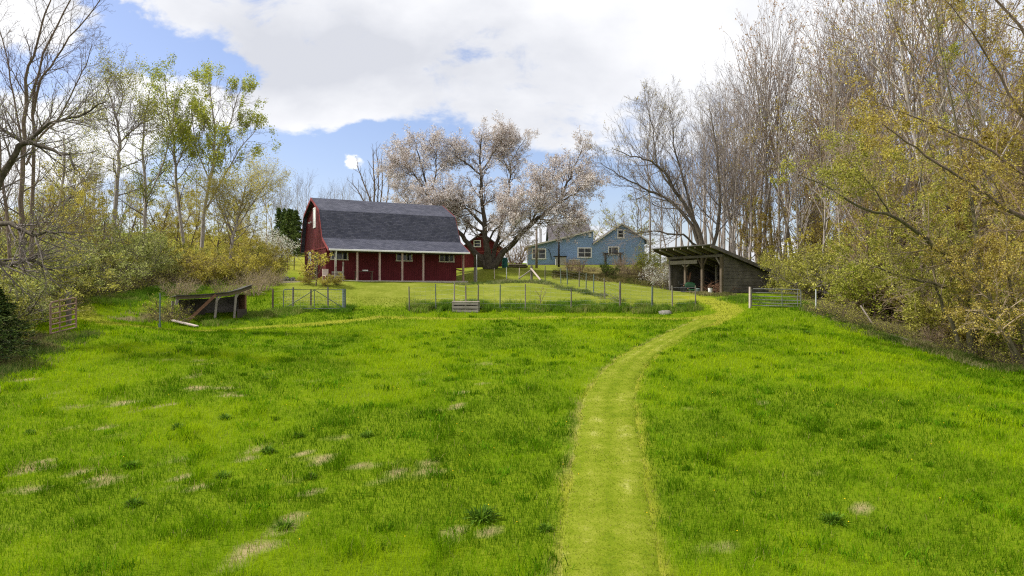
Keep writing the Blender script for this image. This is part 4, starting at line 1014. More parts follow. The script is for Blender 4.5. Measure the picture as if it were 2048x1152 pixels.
# --- tall bare woodland trees
def forest(seed, Ht=20., r=.17, n0=22, t0=.32, ang=(16,38), lean=.05):
    rv = random.Random(seed); out = []
    P = [dict(seg=10, wob=.035, up=.03, n=n0, t0=t0, ang=ang, lr=.34, rr=.55, rmax=.075, tip=.12, shape=lambda t: .55+1.3*(1-t)*min(1,(t+.1)*2.2)),
         dict(seg=5, wob=.09, up=.10, n=6, t0=.2, ang=(20,42), lr=.42, rr=.65, rmax=.03, tip=.3),
         dict(seg=3, wob=.12, up=.08, n=3, t0=.2, ang=(22,45), lr=.5, rr=.7, rmin=.010, rmax=.016, tip=.6),
         dict(seg=2, wob=.15, up=.05, tip=.7)]
    grow(rv, Vector((0,0,-.4)), Vector((rv.uniform(-lean,lean), rv.uniform(-lean,lean), 1)), Ht, r, 0, P, out)
    return out
def forked(seed, Ht=17., r=.18):
    rv = random.Random(seed); out = []
    P = [dict(seg=5, wob=.05, up=.02, n=3, t0=.55, ang=(10,24), abs=Ht, lr=.62, rr=.72, tip=.55, shape=lambda t: 1),
         dict(seg=8, wob=.06, up=.05, n=15, t0=.15, ang=(25,50), lr=.30, rr=.5, rmax=.06, tip=.1, shape=lambda t: 1.15-.6*t),
         dict(seg=4, wob=.1, up=.08, n=7, t0=.2, ang=(25,50), lr=.45, rr=.6, rmax=.025, tip=.3),
         dict(seg=3, wob=.12, up=.06, n=3, t0=.2, ang=(22,45), lr=.5, rr=.7, rmin=.010, rmax=.015, tip=.6),
         dict(seg=2, wob=.15, up=.05, tip=.7)]
    grow(rv, Vector((0,0,-.4)), Vector((rv.uniform(-.06,.06), rv.uniform(-.06,.06), 1)), Ht*.42, r, 0, P, out)
    return out
SD = (8, 5, 4, 3, 3)
for i in range(5):
    leafy = [None, dict(levs=(3,), per=4.2, size=.15, spread=.08, keep=blot(1,.5,1.5)), dict(levs=(3,), per=2.4, size=.15, spread=.08, keep=blot(2,.52,1.5)), None, dict(levs=(3,), per=5.0, size=.15, spread=.08, keep=blot(3,.5,1.5))][i]
    proto('bare%d' % i, forest(100+i, 20+i % 3, .15+.02*(i % 3), 16+2*(i % 3), .40+.06*(i % 2)), (0,1), SD, M['bark_grey'], M['twig_grey' if i in (0,3) else 'twig_warm'], leafy, M['lf_red'] if i != 4 else M['lf_ochre'], seed=i)
for i in range(3):
    leafy = [dict(levs=(4,), per=1.8, size=.15, spread=.09, keep=blot(8,.5,1.4)), None, dict(levs=(4,), per=2.6, size=.15, spread=.09, keep=blot(9,.48,1.4))][i]
    proto('fork%d' % i, forked(200+i), (0,1), SD, M['bark_grey' if i else 'bark_brown'], M['twig_warm' if i != 1 else 'twig_grey'], leafy, M['lf_ochre'], seed=20+i)
for i, lm in enumerate(('lf_ochre','lf_olive')):
    proto('bud%d' % i, forest(150+i, 19, .15, 22, .25, (20,48)), (0,1), SD, M['bark_grey'], M['twig_warm'], dict(levs=(2,3), per=4.5, size=.15, spread=.12, keep=blot(90+i,.54,1.3)), M[lm], seed=70+i)
# slender understorey poles with a few warm twigs
for i in range(2):
    rv = random.Random(300+i); out = []
    P = [dict(seg=7, wob=.05, up=.04, n=13, t0=.3, ang=(25,50), lr=.28, rr=.5, rmax=.03, tip=.15, shape=lambda t: 1.1-.5*t),
         dict(seg=4, wob=.1, up=.08, n=6, t0=.2, ang=(25,50), lr=.45, rr=.6, rmin=.007, tip=.4), dict(seg=3, wob=.12, up=.05, tip=.6)]
    grow(rv, Vector((0,0,-.3)), Vector((.05,.03,1)), 9, .07, 0, P, out)
    proto('pole%d' % i, out, (0,), (6,4,3), M['bark_grey'], M['twig_warm'], dict(levs=(2,), per=8, size=.14, spread=.12, keep=blot(30+i,.52,1.0)), M['lf_ochre' if i else 'lf_olive'], seed=30+i)
# --- leafing understorey trees, ochre / yellow-green
def leafing(seed, Ht=10., n=16, stems=1):
    rv = random.Random(seed); out = []
    P = [dict(seg=6, wob=.08, up=.03, n=n, t0=.2, ang=(32,65), lr=.40, rr=.5, rmax=.08, tip=.15, shape=lambda t: 1.15-.6*t),
         dict(seg=5, wob=.12, up=.06, n=8, t0=.2, ang=(28,60), lr=.42, rr=.55, rmax=.03, tip=.3),
         dict(seg=3, wob=.15, up=.03, n=5, t0=.15, ang=(30,60), lr=.5, rr=.6, rmin=.006, rmax=.012, tip=.6), dict(seg=2, wob=.2, tip=.7)]
    for k in range(stems):
        a = rv.uniform(0,6.28); l = 0 if stems == 1 else rv.uniform(.1,.4)
        grow(rv, Vector((math.cos(a)*l*.4, math.sin(a)*l*.4, -.3)), Vector((math.cos(a)*l, math.sin(a)*l, 1)), Ht*rv.uniform(.8,1), .13/stems**.4, 0, P, out)
    return out
for i, (lm, per) in enumerate((('lf_ochre',7.5),('lf_yellow',8.5),('lf_olive',8.5))):
    proto('leafing%d' % i, leafing(400+i, 10, 16, 1+i % 2), (0,1), (7,5,3,3), M['bark_brown'], M['twig_warm'], dict(levs=(2,3), per=per*1.3, size=.13, spread=.10, keep=blot(40+i,.52)), M[lm], seed=40+i)
# --- shrubs: many stems from the ground, fine twigs, small leaves
def shrub(seed, stems=16, Ht=3.2, spread=.7, n1=9, n2=6):
    rv = random.Random(seed); out = []
    P = [dict(seg=6, wob=.13, up=-.02, n=n1, t0=.15, ang=(25,70), lr=.42, rr=.6, tip=.25, shape=lambda t: 1-.35*t),
         dict(seg=4, wob=.16, up=.0, n=n2, t0=.1, ang=(25,70), lr=.45, rr=.6, rmin=.006, tip=.5), dict(seg=3, wob=.22, up=0, tip=.6)]
    for k in range(stems):
        a = k*2.4+rv.uniform(-.4,.4); l = spread*math.sqrt((k+.5)/stems)*1.25
        grow(rv, Vector((math.cos(a)*l*.6, math.sin(a)*l*.6, -.2)), Vector((math.cos(a)*l, math.sin(a)*l, 1)), Ht*rv.uniform(.75,1.15), rv.uniform(.02,.04), 0, P, out)
    return out
for i, (lm, per, sz, tw) in enumerate((('lf_sage',12,.075,'twig_grey'),('lf_olive',11,.08,'twig_grey'),('lf_olive',13,.08,'twig_warm'),('lf_yellow',13,.085,'twig_straw'),('lf_green',13,.08,'twig_warm'))):
    proto('shrub%d' % i, shrub(500+i, 18, 3.2, .75), (0,), (5,3,3), M['bark_dark' if i < 2 else 'bark_brown'], M[tw], dict(levs=(1,2), per=per*1.0, size=sz*1.5, spread=.09, keep=blot(50+i, .49, .6)), M[lm], tn='stems', cn='foliage', seed=50+i)
proto('bareshrub', shrub(520, 22, 2.4, .45, 8, 4), (0,), (5,3,3), M['twig_warm'], M['twig_warm'], dict(levs=(2,), per=.8, size=.07, spread=.05), M['lf_ochre'], tn='stems', cn='foliage', seed=57)
proto('straw', shrub(530, 26, 1.8, .6, 6, 4), (0,), (4,3,3), M['twig_straw'], M['twig_straw'], dict(levs=(2,), per=.7, size=.06, spread=.05), M['lf_yellow'], tn='stems', cn='foliage', seed=58)
proto('brush', shrub(540, 26, 1.7, 1.0, 7, 4), (0,), (4,3,3), M['bark_brown'], M['bark_brown'], dict(levs=(2,), per=2.2, size=.09, spread=.06), M['lf_olive'], tn='stems', cn='foliage', seed=59)
proto('whiteshrub', shrub(550, 16, 2.6, .5), (0,), (5,3,3), M['bark_brown'], M['twig_warm'], dict(levs=(1,2), per=4.0, size=.085, spread=.08), M['white_fl'], tn='stems', cn='foliage', seed=60)
proto('greenshrub', shrub(560, 16, 1.35, .55, 8, 5), (0,), (4,3,3), M['bark_brown'], M['twig_warm'], dict(levs=(1,2), per=7, size=.06, spread=.06), M['lf_weed'], tn='stems', cn='foliage', seed=61)
# --- dark conifers
def conifer(seed, Ht=9, wid=2.4):
    rv = random.Random(seed); out = []
    P = [dict(seg=8, wob=.01, up=.02, n=80, t0=.06, ang=(75,98), abs=wid, lr=1, rr=.4, rmax=.04, tip=.1, shape=lambda t: 1.05-t),
         dict(seg=4, wob=.06, up=-.03, n=10, t0=.1, ang=(35,60), lr=.35, rr=.5, rmin=.006, tip=.4), dict(seg=3, wob=.1, up=-.05, tip=.6)]
    grow(rv, Vector((0,0,-.3)), Vector((0,0,1)), Ht, .14, 0, P, out); return out
proto('conifer', conifer(600), (0,), (7,4,3), M['bark_dark'], M['bark_dark'], dict(levs=(1,2), per=11, size=.24, spread=.10, aspect=.4), M['lf_dark'], seed=62)

def hand_tree(limbs, Y, base, P, seed, jitter=.04):
    """main limbs as polylines of (photo x, photo y, depth offset, radius) -> branches relative to base"""
    rv = random.Random(seed); out = []
    for lb in limbs:
        pts, rad = [], []
        q = [(PX(px, py, Y+dy)-base, r) for px, py, dy, r in lb]
        # Catmull-Rom through the given points
        for i in range(len(q)-1):
            p0, p1, p2, p3 = q[max(i-1,0)][0], q[i][0], q[i+1][0], q[min(i+2,len(q)-1)][0]
            for k in range(3):
                t = k/3; pts.append(.5*((2*p1)+(p2-p0)*t+(2*p0-5*p1+4*p2-p3)*t*t+(3*p1-p0-3*p2+p3)*t**3)+rvec(rv)*jitter*(i+k > 0)); rad.append(q[i][1]+(q[i+1][1]-q[i][1])*t)
        pts.append(q[-1][0]); rad.append(q[-1][1])
        L = sum((b-a).length for a, b in zip(pts[:-1], pts[1:]))
        out.append((0, pts, rad)); limb(rv, pts, rad, L, 0, P, out)
    return out
def hand_put(name, limbs, Y, base, P, seed, bark_m, twig_m, leaf, leaf_m, label, cat='tree', tl=(0,), sides=(9,5,4,3,3), jitter=.04):
    br = hand_tree(limbs, Y, base, P, seed, jitter)
    t = empty(name, base, 0, label, cat)
    for p in plant(name, br, tl, sides, bark_m, twig_m, leaf, leaf_m, seed=seed): p.parent = t
    return t
# --- the blossoming cherry
cb = gp(975, 66.5)
PCH = [dict(n=27, t0=.30, ang=(30,75), abs=3.6, lr=.80, rr=.42, rmax=.09, shape=lambda t: 1.0-.35*t),
       dict(seg=5, wob=.13, up=.05, n=10, t0=.15, ang=(28,62), lr=.46, rr=.55, rmax=.035, tip=.25),
       dict(seg=4, wob=.16, up=.04, n=6, t0=.1, ang=(28,62), lr=.50, rr=.6, rmin=.008, rmax=.016, tip=.5), dict(seg=3, wob=.2, up=.05, tip=.6)]
LC = [
 [(978,536,0,0.440),(960,516,.2,0.336),(936,488,.5,0.240),(915,462,.9,0.200),(888,432,1.2,0.160),(861,403,1.4,0.120),(848,350,1.4,0.080),(838,312,1.3,0.056),(828,280,1.2,0.032)],
 [(861,403,1.4,.09),(838,362,1.9,.065),(815,328,2.2,.045),(803,298,2.3,.025)],
 [(858,395,1.4,.09),(870,350,.8,.065),(872,312,.5,.045),(858,280,.4,.025)],
 [(850,372,1.4,.06),(828,352,.6,.045),(805,340,.2,.03),(788,330,0,.02)],
 [(888,432,1.2,0.112),(850,425,1.8,0.072),(815,405,2.2,0.048),(795,380,2.4,0.032)],
 [(979,538,0,0.496),(976,510,0,0.368),(973,485,0,0.272),(968,440,.1,0.216),(963,385,.2,0.168),(962,344,.2,0.120),(960,308,.1,0.080),(964,268,0,0.040)],
 [(968,453,.1,0.160),(948,432,-.4,0.136),(930,416,-.8,0.104),(908,398,-1.2,0.064),(885,375,-1.5,0.040)],
 [(962,344,.2,0.096),(985,312,.5,0.064),(1000,285,.8,0.040),(1006,268,1,0.024)],
 [(962,350,.2,0.096),(930,325,.6,0.064),(905,305,.9,0.040)],
 [(983,538,0,0.440),(1008,506,-.3,0.288),(1040,471,-.8,0.240),(1078,437,-1.3,0.192),(1113,409,-1.6,0.144),(1131,375,-1.6,0.104),(1145,345,-1.5,0.072),(1158,312,-1.4,0.048),(1166,285,-1.3,0.024)],
 [(1113,409,-1.6,0.112),(1140,393,-2.0,0.080),(1160,379,-2.3,0.056),(1176,360,-2.6,0.032)],
 [(1040,471,-.8,0.144),(1060,450,-1.6,0.104),(1075,420,-2.2,0.072),(1080,385,-2.5,0.048),(1078,350,-2.6,0.032)],
 [(981,530,.2,0.272),(992,490,.8,0.192),(1005,440,1.5,0.144),(1016,388,2.1,0.112),(1019,353,2.2,0.088),(1022,330,2.3,0.064),(1035,300,2.4,0.040),(1052,275,2.5,0.024)],
 [(1020,345,2.2,0.064),(1008,320,2.2,0.048),(1005,295,2.2,0.032)],
 [(1078,437,-1.3,0.096),(1100,440,-1.9,0.072),(1130,436,-2.4,0.048),(1150,440,-2.7,0.032)],
 [(985,500,0,0.128),(1010,478,-1.2,0.088),(1030,455,-2.2,0.056),(1035,430,-3,0.032)],
 [(972,490,.3,0.112),(1000,450,-1.8,0.080),(1015,425,-2.6,0.056),(1040,400,-3.2,0.032)],
 [(970,470,.3,0.104),(940,450,1.6,0.072),(912,430,2.6,0.048),(895,405,3.2,0.032)],
 [(905,448,.9,0.080),(880,440,-.4,0.056),(868,425,-1.2,0.040),(850,392,-1.6,0.024)],
 [(1090,425,-1.3,0.096),(1085,400,.2,0.072),(1100,370,1.2,0.048),(1110,335,1.8,0.032)],
]
hand_put('cherry_tree', LC, 66.5, cb, PCH, 71, M['bark_dark'], M['bark_brown'], dict(levs=(2,3), per=5.6, size=.092, spread=.10, aspect=.8, keep=lambda c: np.random.default_rng(1).random(len(c)) < 1-.40*sstep(5.5, 11, c[:,2])), M['blossom'],
         'great old cherry tree in pale pink blossom between barn and house', jitter=.06)
# --- leaning willow-like tree before the wood
wb = gp(1412, 62)
PW = [dict(n=26, t0=.25, ang=(25,65), abs=4.8, lr=.72, rr=.45, rmax=.07, shape=lambda t: 1.1-.45*t),
      dict(seg=5, wob=.1, up=.12, n=9, t0=.15, ang=(20,50), lr=.5, rr=.55, rmax=.028, tip=.25),
      dict(seg=4, wob=.12, up=.08, n=6, t0=.1, ang=(20,50), lr=.55, rr=.6, rmin=.008, rmax=.014, tip=.5), dict(seg=3, wob=.15, up=.03, tip=.6)]
LW = [
 [(1418,575,0,0.328),(1410,520,0,0.265),(1400,470,0,0.218),(1376,420,0,0.172),(1349,381,-.2,0.140),(1330,348,-.4,0.109),(1311,328,-.6,0.086),(1286,318,-.9,0.062),(1262,312,-1.2,0.047),(1224,297,-1.5,0.023)],
 [(1408,520,0,0.203),(1385,455,.5,0.164),(1345,405,1,0.125),(1300,382,1.4,0.086),(1262,362,1.8,0.062),(1225,342,2.1,0.039),(1196,325,2.3,0.023)],
 [(1349,381,-.2,0.094),(1318,340,.3,0.070),(1308,290,.5,0.055),(1304,245,.6,0.039),(1292,205,.6,0.023)],
 [(1402,480,0,0.172),(1372,380,.8,0.109),(1352,310,1.2,0.070),(1345,255,1.4,0.039),(1338,215,1.5,0.023)],
 [(1400,500,-.2,0.125),(1375,478,-.8,0.094),(1349,468,-1.3,0.078),(1307,463,-1.8,0.055),(1268,466,-2.2,0.039),(1232,455,-2.5,0.023)],
 [(1416,560,.3,0.234),(1428,490,.6,0.172),(1440,420,.9,0.125),(1436,330,1,0.086),(1425,250,1.1,0.047),(1418,205,1.2,0.023)],
]
hand_put('leaning_tree', LW, 62, wb, PW, 72, M['bark_dark'], M['twig_grey'], dict(levs=(3,), per=.5, size=.09, spread=.08, aspect=.6), M['lf_ochre'],
         'bare tree with long dark limbs arching left beside the open shed', jitter=.06)
# --- big near tree of several stems at the right wood edge
nb = G(1943, 712); Yn = nb.y
PN = [dict(n=17, t0=.25, ang=(28,65), abs=3.4, lr=.72, rr=.42, rmax=.05, shape=lambda t: 1.1-.45*t),
      dict(seg=5, wob=.13, up=.05, n=8, t0=.15, ang=(25,60), lr=.48, rr=.55, rmax=.02, tip=.25),
      dict(seg=4, wob=.16, up=.02, n=6, t0=.1, ang=(25,60), lr=.5, rr=.6, rmin=.005, rmax=.009, tip=.5), dict(seg=3, wob=.2, up=.0, tip=.6)]
LN = [
 [(1945,720,0,0.180),(1940,660,0,0.156),(1938,612,0,0.138),(1921,544,-.2,0.114),(1888,512,-.3,0.096),(1855,482,-.5,0.084),(1797,438,-.8,0.066),(1720,417,-1.1,0.048),(1666,380,-1.4,0.030),(1598,350,-1.8,0.015)],
 [(1936,640,0,0.096),(1917,588,.2,0.078),(1877,570,.4,0.066),(1819,555,.6,0.048),(1760,537,.8,0.036),(1710,522,1,0.018)],
 [(1952,718,0,0.144),(1948,650,.3,0.120),(1960,560,.6,0.096),(1950,450,.9,0.078),(1925,330,1.1,0.060),(1905,210,1.3,0.042),(1880,90,1.4,0.030),(1860,-20,1.5,0.018)],
 [(1797,438,-.8,0.042),(1760,400,-.6,0.030),(1725,350,-.4,0.024),(1690,310,-.2,0.015)],
 [(1930,700,.2,0.096),(1905,650,.5,0.078),(1880,600,.8,0.060),(1862,520,1.1,0.048),(1850,430,1.3,0.036),(1842,340,1.5,0.024)],
]
hand_put('spreading_tree', LN, Yn, nb, PN, 73, M['bark_moss'], M['twig_straw'], dict(levs=(2,3), per=10, size=.085, spread=.08, aspect=.6, keep=blot(5,.5,.9)), M['lf_olive'],
         'many-stemmed dark tree spreading over the right edge of the pasture')
LN2 = [
 [(2075,760,0,0.132),(2037,715,0,0.114),(2005,655,0,0.096),(1986,612,.2,0.078),(1960,560,.5,0.054),(1930,520,.8,0.030)],
 [(2050,730,0,0.084),(2044,640,.3,0.066),(2020,560,.6,0.054),(2012,470,.8,0.042),(2020,380,1,0.024)],
]
hand_put('leaning_tree', LN2, Yn-2.5, gp(2075, Yn-2.5), PN, 74, M['bark_moss'], M['twig_straw'], dict(levs=(2,3), per=10, size=.08, spread=.08, aspect=.6, keep=blot(6,.5,.9)), M['lf_ochre'],
         'dark trunk leaning left at the far right edge of the photo')
# boughs of a tree standing just outside on the right
Yo = 26.; ob = gp(2190, Yo)
LO = [
 [(2190,800,0,0.204),(2185,620,0,0.180),(2160,520,0,0.150),(2110,470,0,0.120),(2048,438,-.2,0.090),(1985,402,-.5,0.066),(1943,369,-.8,0.051),(1875,326,-1.1,0.039),(1815,280,-1.4,0.027),(1765,248,-1.7,0.012)],
 [(2185,620,0,0.156),(2175,480,.3,0.132),(2120,400,.6,0.102),(2048,352,.8,0.072),(1985,305,1,0.054),(1921,271,1.2,0.042),(1815,229,1.4,0.027),(1752,203,1.6,0.012)],
 [(2175,480,.3,0.120),(2160,300,.6,0.096),(2110,160,.9,0.072),(2040,50,1.1,0.054),(1960,-40,1.3,0.036)],
 [(2120,400,.6,0.072),(2060,260,.2,0.054),(2000,150,0,0.042),(1940,60,-.2,0.024),(1890,0,-.3,0.012)],
]
hand_put('overhanging_tree', LO, Yo, ob, PN, 75, M['bark_brown'], M['twig_warm'], dict(levs=(2,3), per=8, size=.085, spread=.08, aspect=.6, keep=blot(7,.5,.9)), M['lf_ochre'],
         'tree reaching long ochre-budded boughs in from the right')

# --- left: tall bare tree of upright stems, near
Yl = 34.; lb_ = gp(44, Yl)
PL = [dict(n=22, t0=.2, ang=(22,55), abs=3.6, lr=.62, rr=.42, rmax=.04, shape=lambda t: 1.1-.5*t),
      dict(seg=5, wob=.1, up=.08, n=8, t0=.15, ang=(22,52), lr=.48, rr=.55, rmax=.018, tip=.25),
      dict(seg=4, wob=.14, up=.05, n=4, t0=.1, ang=(25,55), lr=.5, rr=.6, rmin=.005, rmax=.008, tip=.5), dict(seg=3, wob=.18, up=.0, tip=.6)]
LB_ = [
 [(42,600,0,0.145),(44,480,0,0.121),(46,360,0,0.106),(48,243,0,0.092),(55,156,-.2,0.068),(73,87,-.4,0.048),(100,0,-.6,0.029),(125,-70,-.8,0.015)],
 [(60,600,.3,0.106),(64,420,.4,0.087),(68,260,.5,0.073),(69,174,.5,0.058),(100,76,.7,0.044),(142,0,.9,0.029),(175,-70,1,0.015)],
 [(66,230,.5,0.063),(80,165,.2,0.053),(104,132,0,0.044),(139,76,-.2,0.034),(194,7,-.4,0.022),(225,-35,-.5,0.009)],
 [(52,330,0,0.058),(82,270,-.4,0.048),(118,232,-.7,0.039),(150,175,-1,0.029),(170,130,-1.2,0.022),(184,88,-1.4,0.009)],
 [(46,300,0,0.048),(25,190,.4,0.039),(10,110,.6,0.029),(-10,20,.8,0.015)],
 [(25,600,.8,0.097),(12,420,1,0.077),(0,300,1.2,0.058),(-10,200,1.4,0.039),(-30,80,1.5,0.020)],
]
hand_put('bare_tree', LB_, Yl, lb_, PL, 76, M['bark_brown'], M['bark_brown'], None, None, 'tall bare tree of upright stems at the far left edge')
Yg = 27.; gb_ = gp(-60, Yg)
LG = [
 [(-60,720,0,.26),(-50,560,0,.22),(-30,430,0,.18),(7,345,0,.13),(28,312,-.1,.11),(48,285,-.2,.10),(97,296,-.5,.07),(132,312,-.7,.045),(150,340,-.8,.02)],
 [(46,287,-.2,.07),(104,250,-.4,.055),(156,232,-.6,.045),(212,204,-.8,.02)],
 [(48,285,-.2,.06),(22,268,0,.06),(-10,245,.2,.04)],
 [(-35,450,0,.13),(20,450,-.4,.10),(70,470,-.8,.07),(110,462,-1.1,.045),(150,470,-1.3,.02)],
 [(-40,500,0,.13),(10,530,.4,.1),(60,520,.7,.07),(105,540,1,.04)],
]
hand_put('gnarled_tree', LG, Yg, gb_, PL, 77, M['bark_dark'], M['twig_grey'], dict(levs=(3,), per=1.1, size=.055, spread=.06), M['lf_sage'], 'dark gnarled tree reaching in low from the left edge')

# --- left: leafing poplars on the meadow edge
def poplar(name, limbs, Y, px, seed, per, lm, label, size=.24, keep=None):
    P = [dict(n=24, t0=.22, ang=(30,66), abs=3.8, lr=.80, rr=.42, rmax=.06, shape=lambda t: 1.15-.5*t),
         dict(seg=5, wob=.12, up=.07, n=7, t0=.2, ang=(25,55), lr=.46, rr=.55, rmax=.022, tip=.25),
         dict(seg=3, wob=.15, up=.03, n=4, t0=.15, ang=(25,55), lr=.5, rr=.6, rmin=.007, rmax=.011, tip=.6), dict(seg=2, wob=.2, tip=.7)]
    b = gp(px, Y)
    hand_put(name, limbs, Y, b, P, seed, M['bark_grey'], M['twig_grey'], dict(levs=(2,3), per=per*4.2, size=size*.68, spread=.20, aspect=.6, keep=keep), M[lm], label)
def clumpy(seed, thr=.5, s=1.4):
    def f(c): return fbm(c[:,0]/s+c[:,1]*.37, c[:,2]/s+c[:,1]*.21, seed, 3) > thr
    return f
poplar('leafing_tree', [[(226,510,0,0.187),(231,430,0,0.158),(236,330,0,0.122),(240,278,0,0.094),(231,232,0,0.072),(222,200,.1,0.050),(215,170,.2,0.029)],
                        [(240,285,0,0.072),(262,262,-.4,0.058),(285,245,-.8,0.036)],[(240,300,0,0.058),(215,262,.4,0.043),(195,240,.7,0.029)],[(231,232,0,0.050),(245,195,.2,0.036),(240,150,.3,0.022)]], 55, 226, 81, 1.1, 'lf_olive',
       'crooked sparse tree just leafing out, first of the meadow-edge trees', .15, clumpy(3, .48))
poplar('leafing_tree', [[(292,505,0,0.173),(290,440,0,0.144),(292,380,0,0.115),(286,300,0,0.086),(288,240,0,0.058),(300,180,0,0.036)],[(292,400,0,0.086),(325,330,.5,0.065),(345,250,.8,0.043),(350,180,1,0.022)]], 58, 292, 82, 1.7, 'lf_green',
       'thin forked tree with scattered green leaf clumps, second along the meadow', .19, clumpy(4, .46))
poplar('leafing_tree', [[(368,505,0,0.144),(360,430,0,0.130),(350,330,0,0.108),(345,270,0,0.079),(335,215,0,0.058),(330,150,0,0.029)],[(350,340,0,0.072),(372,290,.4,0.058),(385,230,.7,0.036)]], 62, 368, 83, 1.9, 'lf_green',
       'slim tree with sparse green crown, between the two leafiest meadow trees', .20, clumpy(5, .46))
poplar('leafing_tree', [[(402,520,0,0.173),(408,430,0,0.144),(425,330,0,0.115),(430,270,0,0.086),(425,210,0,0.058),(418,165,0,0.029)],[(412,420,0,0.086),(450,350,.5,0.065),(480,300,.8,0.043),(510,262,1,0.022)],[(425,320,0,0.072),(462,240,-.5,0.050),(475,190,-.8,0.029)],
                        [(420,360,0,0.072),(395,300,.5,0.050),(385,230,.8,0.029)]], 60, 402, 84, 3.2, 'lf_green',
       'leafiest poplar-like tree, rightmost of the meadow-edge group', .21, clumpy(6, .42))
poplar('leafing_tree', [[(455,540,0,0.130),(468,470,0,0.108),(480,420,0,0.079),(492,370,0,0.043)],[(468,470,0,0.065),(440,420,.4,0.043),(430,385,.5,0.022)],[(472,455,0,0.058),(510,400,-.4,0.043),(535,365,-.6,0.022)]], 56, 455, 85, 3.0, 'lf_yellow',
       'small leaning tree in yellow-green leaf left of the barn', .11)
poplar('leafing_tree', [[(112,560,0,0.144),(110,470,0,0.122),(118,400,0,0.094),(130,330,0,0.072),(128,270,0,0.036)],[(115,420,0,0.065),(160,370,.3,0.050),(185,320,.5,0.029)]], 48, 112, 86, .9, 'lf_olive',
       'thin tree with warm olive buds behind the left thicket', .12)

rt_ = random.Random(21)
def strew(key_list, name, label, cat, group, pts, smin, smax, seed=1, szr=(.9,1.1)):
    rv = random.Random(seed)
    for p in pts:
        s = rv.uniform(smin, smax); put(rv.choice(key_list), name, p, rv.uniform(0, 6.28), s, label, cat, group, s*rv.uniform(*szr))
def region(n, px0, px1, Y0, Y1, seed, test=None):
    rv = random.Random(seed); o = []
    for k in range(n*6):
        if len(o) >= n: break
        Y = rv.uniform(Y0, Y1); p = gp(rv.uniform(px0, px1), Y)
        if test and not test(p): continue
        if o and min((p-q).length for q in o) < .8: continue
        o.append(p)
    return o
EDX = [(27,21.5),(30,21.5),(36,20.8),(42,19.6),(48,21.5),(52,24.5),(58,25.2),(62,18.0),(75,18.0),(110,24)]
def right_of_edge(off):
    ys, xs = zip(*EDX); return lambda p: p.x > np.interp(p.y, ys, xs)+off
# --- the bare wood on the right, thinning towards the house
BG = 'bare trees of the wood on the right'
strew(['bare0','bare1','bare2','bare3','bare4','fork0','fork1','fork2'], 'bare_tree', 'tall bare grey-stemmed tree standing in the wood behind the open shed', 'tree', BG,
      region(28, 1440, 1780, 72, 100, 5, right_of_edge(2)), .80, 1.05, 1)
_sk = random.Random(44)
for i in range(34):      # the tall front rank of the wood: heights read off the skyline
    px = 1435+i*11+_sk.uniform(-6,6); Y = _sk.uniform(61, 74); b = gp(px, Y)
    ys_ = np.interp(px, [1435,1480,1520,1560,1600,1650,1700,1760,1830], [175,125,70,25,5,10,0,-40,-80])+_sk.choice([0,15,60,120])
    s = ((576-ys_)/F*Y+CZ-b.z)/21.0
    put(_sk.choice(['bare0','bare3','bare0','bare3','fork1','bare1','bare2','fork2']), 'bare_tree', b, _sk.uniform(0,6.28), s*.88, 'tallest bare tree rank rising right behind the open shed roof', 'tree', 'tall front rank of the wood', s)
strew(['bare0','bare3','fork1'], 'bare_tree', 'lower bare tree at the thinning wood end behind the leaning tree', 'tree', 'bare trees behind the leaning tree',
      [gp(1300,82),gp(1335,88),gp(1362,78),gp(1385,85),gp(1405,92),gp(1425,76),gp(1448,80),gp(1280,95),gp(1320,94),gp(1350,96),gp(1375,90),gp(1395,80),gp(1415,86),gp(1440,90),gp(1460,84),gp(1408,74),gp(1432,70),gp(1450,68),gp(1475,72),gp(1370,84)], .66, .98, 2)
strew(['bare1','bare2','bare4','fork0','fork2','bare0'], 'bare_tree', 'tall bare tree with reddish buds crowding the right side of the wood', 'tree', 'budding trees at the right of the wood',
      region(36, 1700, 2150, 38, 76, 6, right_of_edge(3)), .78, 1.05, 3)
strew(['pole0','pole1'], 'young_tree', 'slender young tree with few ochre leaves inside the right wood', 'tree', 'slender young trees inside the right wood',
      region(40, 1440, 2120, 38, 74, 7, right_of_edge(1.5)), .7, 1.25, 4)
strew(['leafing0','leafing2','leafing0','leafing1'], 'budding_tree', 'ochre and olive leafing tree along the right wood edge', 'tree', 'leafing trees along the right wood edge',
      region(46, 1500, 2120, 33, 70, 8, right_of_edge(1.2)), .6, 1.15, 5)
strew(['shrub1','shrub2','shrub2','shrub4','shrub3'], 'shrub', 'olive leafing shrub in the thicket along the right wood edge', 'shrub', 'shrubs of the right thicket',
      region(72, 1550, 2100, 27, 60, 9, right_of_edge(.5)), .75, 1.45, 6)
strew(['brush','bareshrub','brush'], 'brush', 'low tangle of bare brush at the foot of the right wood', 'brush', 'bare brush below the right wood',
      [G(px, py) for px, py in ((1640,622),(1668,632),(1700,642),(1728,652),(1770,663),(1800,672),(1835,683),(1870,692),(1905,703),(1960,716),(2030,735))], .4, .75, 7)
strew(['shrub1','shrub2'], 'shrub', 'leafing shrub crowding behind the grey farm gate and open shed', 'shrub', 'shrubs behind the farm gate',
      [gp(1585,54),gp(1600,50),gp(1630,48),gp(1590,56),gp(1650,53),gp(1610,60),gp(1540,64),gp(1690,50)], .8, 1.2, 8)
strew(['bud0','bud1','bud0'], 'budding_tree', 'taller tree in ochre and olive spring bud before the bare wood', 'tree', 'taller budding trees before the wood',
      [gp(px, Y) for px, Y in ((1560,62),(1600,58),(1645,54),(1690,50),(1730,47),(1780,44),(1830,46),(1880,42),(1940,40),(2000,43),(1620,66),(1710,58),(1500,68),(1470,64),(1660,62),(1750,56),(1860,50),(1960,52))], .58, .86, 35)
